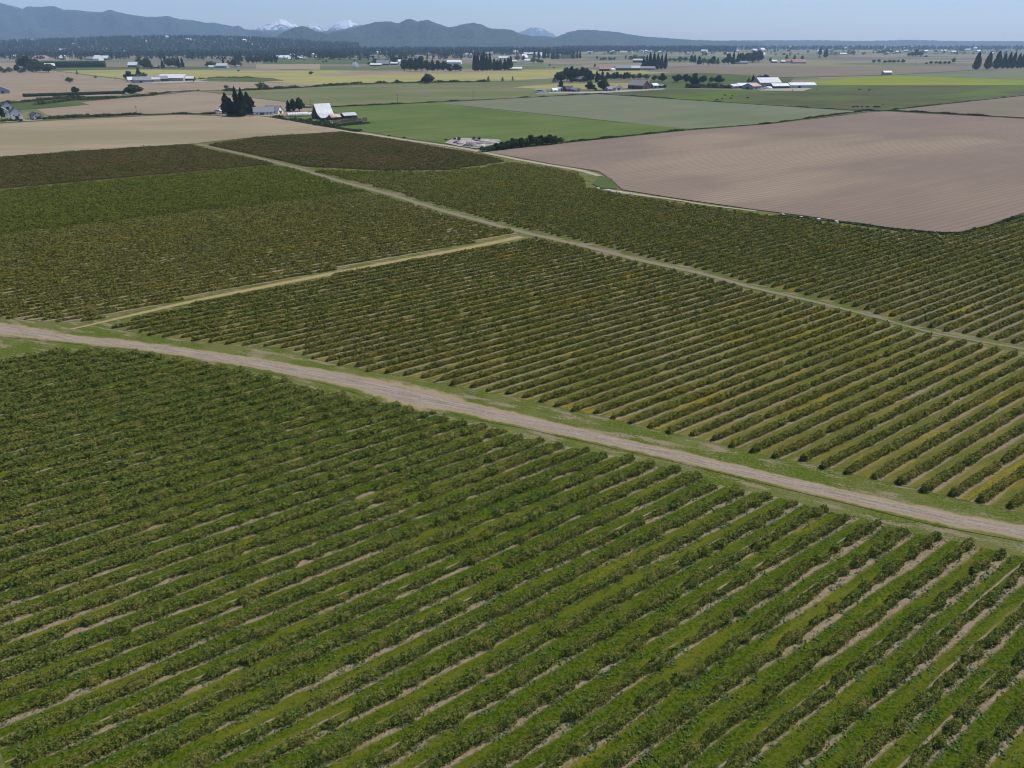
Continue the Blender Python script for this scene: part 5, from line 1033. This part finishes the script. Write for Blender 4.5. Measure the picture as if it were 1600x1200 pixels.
# town houses
hm = {}
for k, (wl, rf) in enumerate([('white', 'rwhite'), ('white', 'rgrey'), ('tan', 'rwhite'), ('tan', 'rgrey'), ('grey', 'rmetal')]):
    m = MB().prism([(-7, 0), (7, 0), (7, 6), (0, 10), (-7, 6)], -11, 11); m2 = MB().prism([(-8, 5.4), (0, 10.1), (8, 5.4), (8, 5.9), (0, 10.6), (-8, 5.9)], -11.6, 11.6)
    me = bpy.data.meshes.new("small_house"); nv = len(m.v); me.from_pydata(m.v + m2.v, [], m.f + [tuple(i + nv for i in f) for f in m2.f]); me.materials.append(BM[wl]); me.materials.append(BM[rf])
    me.polygons.foreach_set("material_index", [0] * len(m.f) + [1] * len(m2.f)); hm[k] = me
def far_house(x, d, z, s, label, group):
    o = link(bpy.data.objects.new("small_house", hm[int(rng.integers(0, 5))])); X = (x - 800) * d / (F * CP + 530 * SP)
    zz = town_h(np.array([[X, d]]))[0] if z is None else z
    o.location = (X, d, zz); o.rotation_euler = (0, 0, rng.uniform(0, 3.14)); o.scale = (s * .75,) * 3; tag(o, label, "house", group)
for i in range(80):
    far_house(rng.uniform(-20, 430), rng.uniform(3400, 5300), None, rng.uniform(.6, 1.1) if i % 9 else 1.8, "tiny pale house half hidden in the woods of the town hillside", "town hillside houses")
for i in range(34): far_house(rng.uniform(440, 900), rng.uniform(2900, 4300), 0, rng.uniform(.9, 2.0), "tiny pale building in the wooded belt below the middle hills", "houses below the middle hills")
for i in range(44): far_house(rng.uniform(920, 1640), rng.uniform(3700, 5200), 0, rng.uniform(.9, 2.0), "tiny pale building on the far plain under the right horizon", "buildings under the right horizon")
for g in ("town hillside houses", "houses below the middle hills", "buildings under the right horizon"):
    hs_ = sorted([o for o in sc.objects if o.get("group") == g], key=lambda o: o.location[0] / o.location[1])
    for i, o in enumerate(hs_): o["label"] = o["label"].replace("half hidden ", "") + ", %s from the left" % nth(i + 1)
# sprinkler spray
x, y = G(555.5, 106); sp_ = rng.normal(0, 1, (1500, 3)); sp_[:, 2] = np.abs(sp_[:, 2]); sp_ /= np.linalg.norm(sp_, axis=1)[:, None]; sp_ *= rng.uniform(.3, 1, (1500, 1)) * np.array([[9, 9, 13]])
ax = rng.normal(0, .35, (1500, 3)); bx = rng.normal(0, .35, (1500, 3))
me = np_mesh("water_spray", np.stack([sp_ - ax, sp_ + bx, sp_ + ax, sp_ - bx], 1).reshape(-1, 3), np.arange(6000).reshape(-1, 4), plain("spray_droplets", (.75, .78, .80), .5))
o = link(bpy.data.objects.new("water_spray", me)); o.location = (x, y, 1); tag(o, "white plume of irrigation spray on the far green field", "spray", kind='stuff')

# ------------------------------------------------------------------ haze: even air round everything
hz = MB().box(-21000, -900, -8, 21000, 19500, 900)
hmx = bpy.data.materials.new("air_haze"); hmx.use_nodes = True; t = hmx.node_tree; t.nodes.remove(t.nodes["Principled BSDF"])
pv = t.nodes.new("ShaderNodeVolumePrincipled"); pv.inputs["Color"].default_value = (.46, .68, 1.0, 1); pv.inputs["Density"].default_value = 6.0e-5; pv.inputs["Anisotropy"].default_value = .1
t.links.new(pv.outputs[0], t.nodes["Material Output"].inputs["Volume"])
o = hz.build("haze", hmx); tag(o, "thin blue air haze over the whole valley", "haze", kind='stuff')
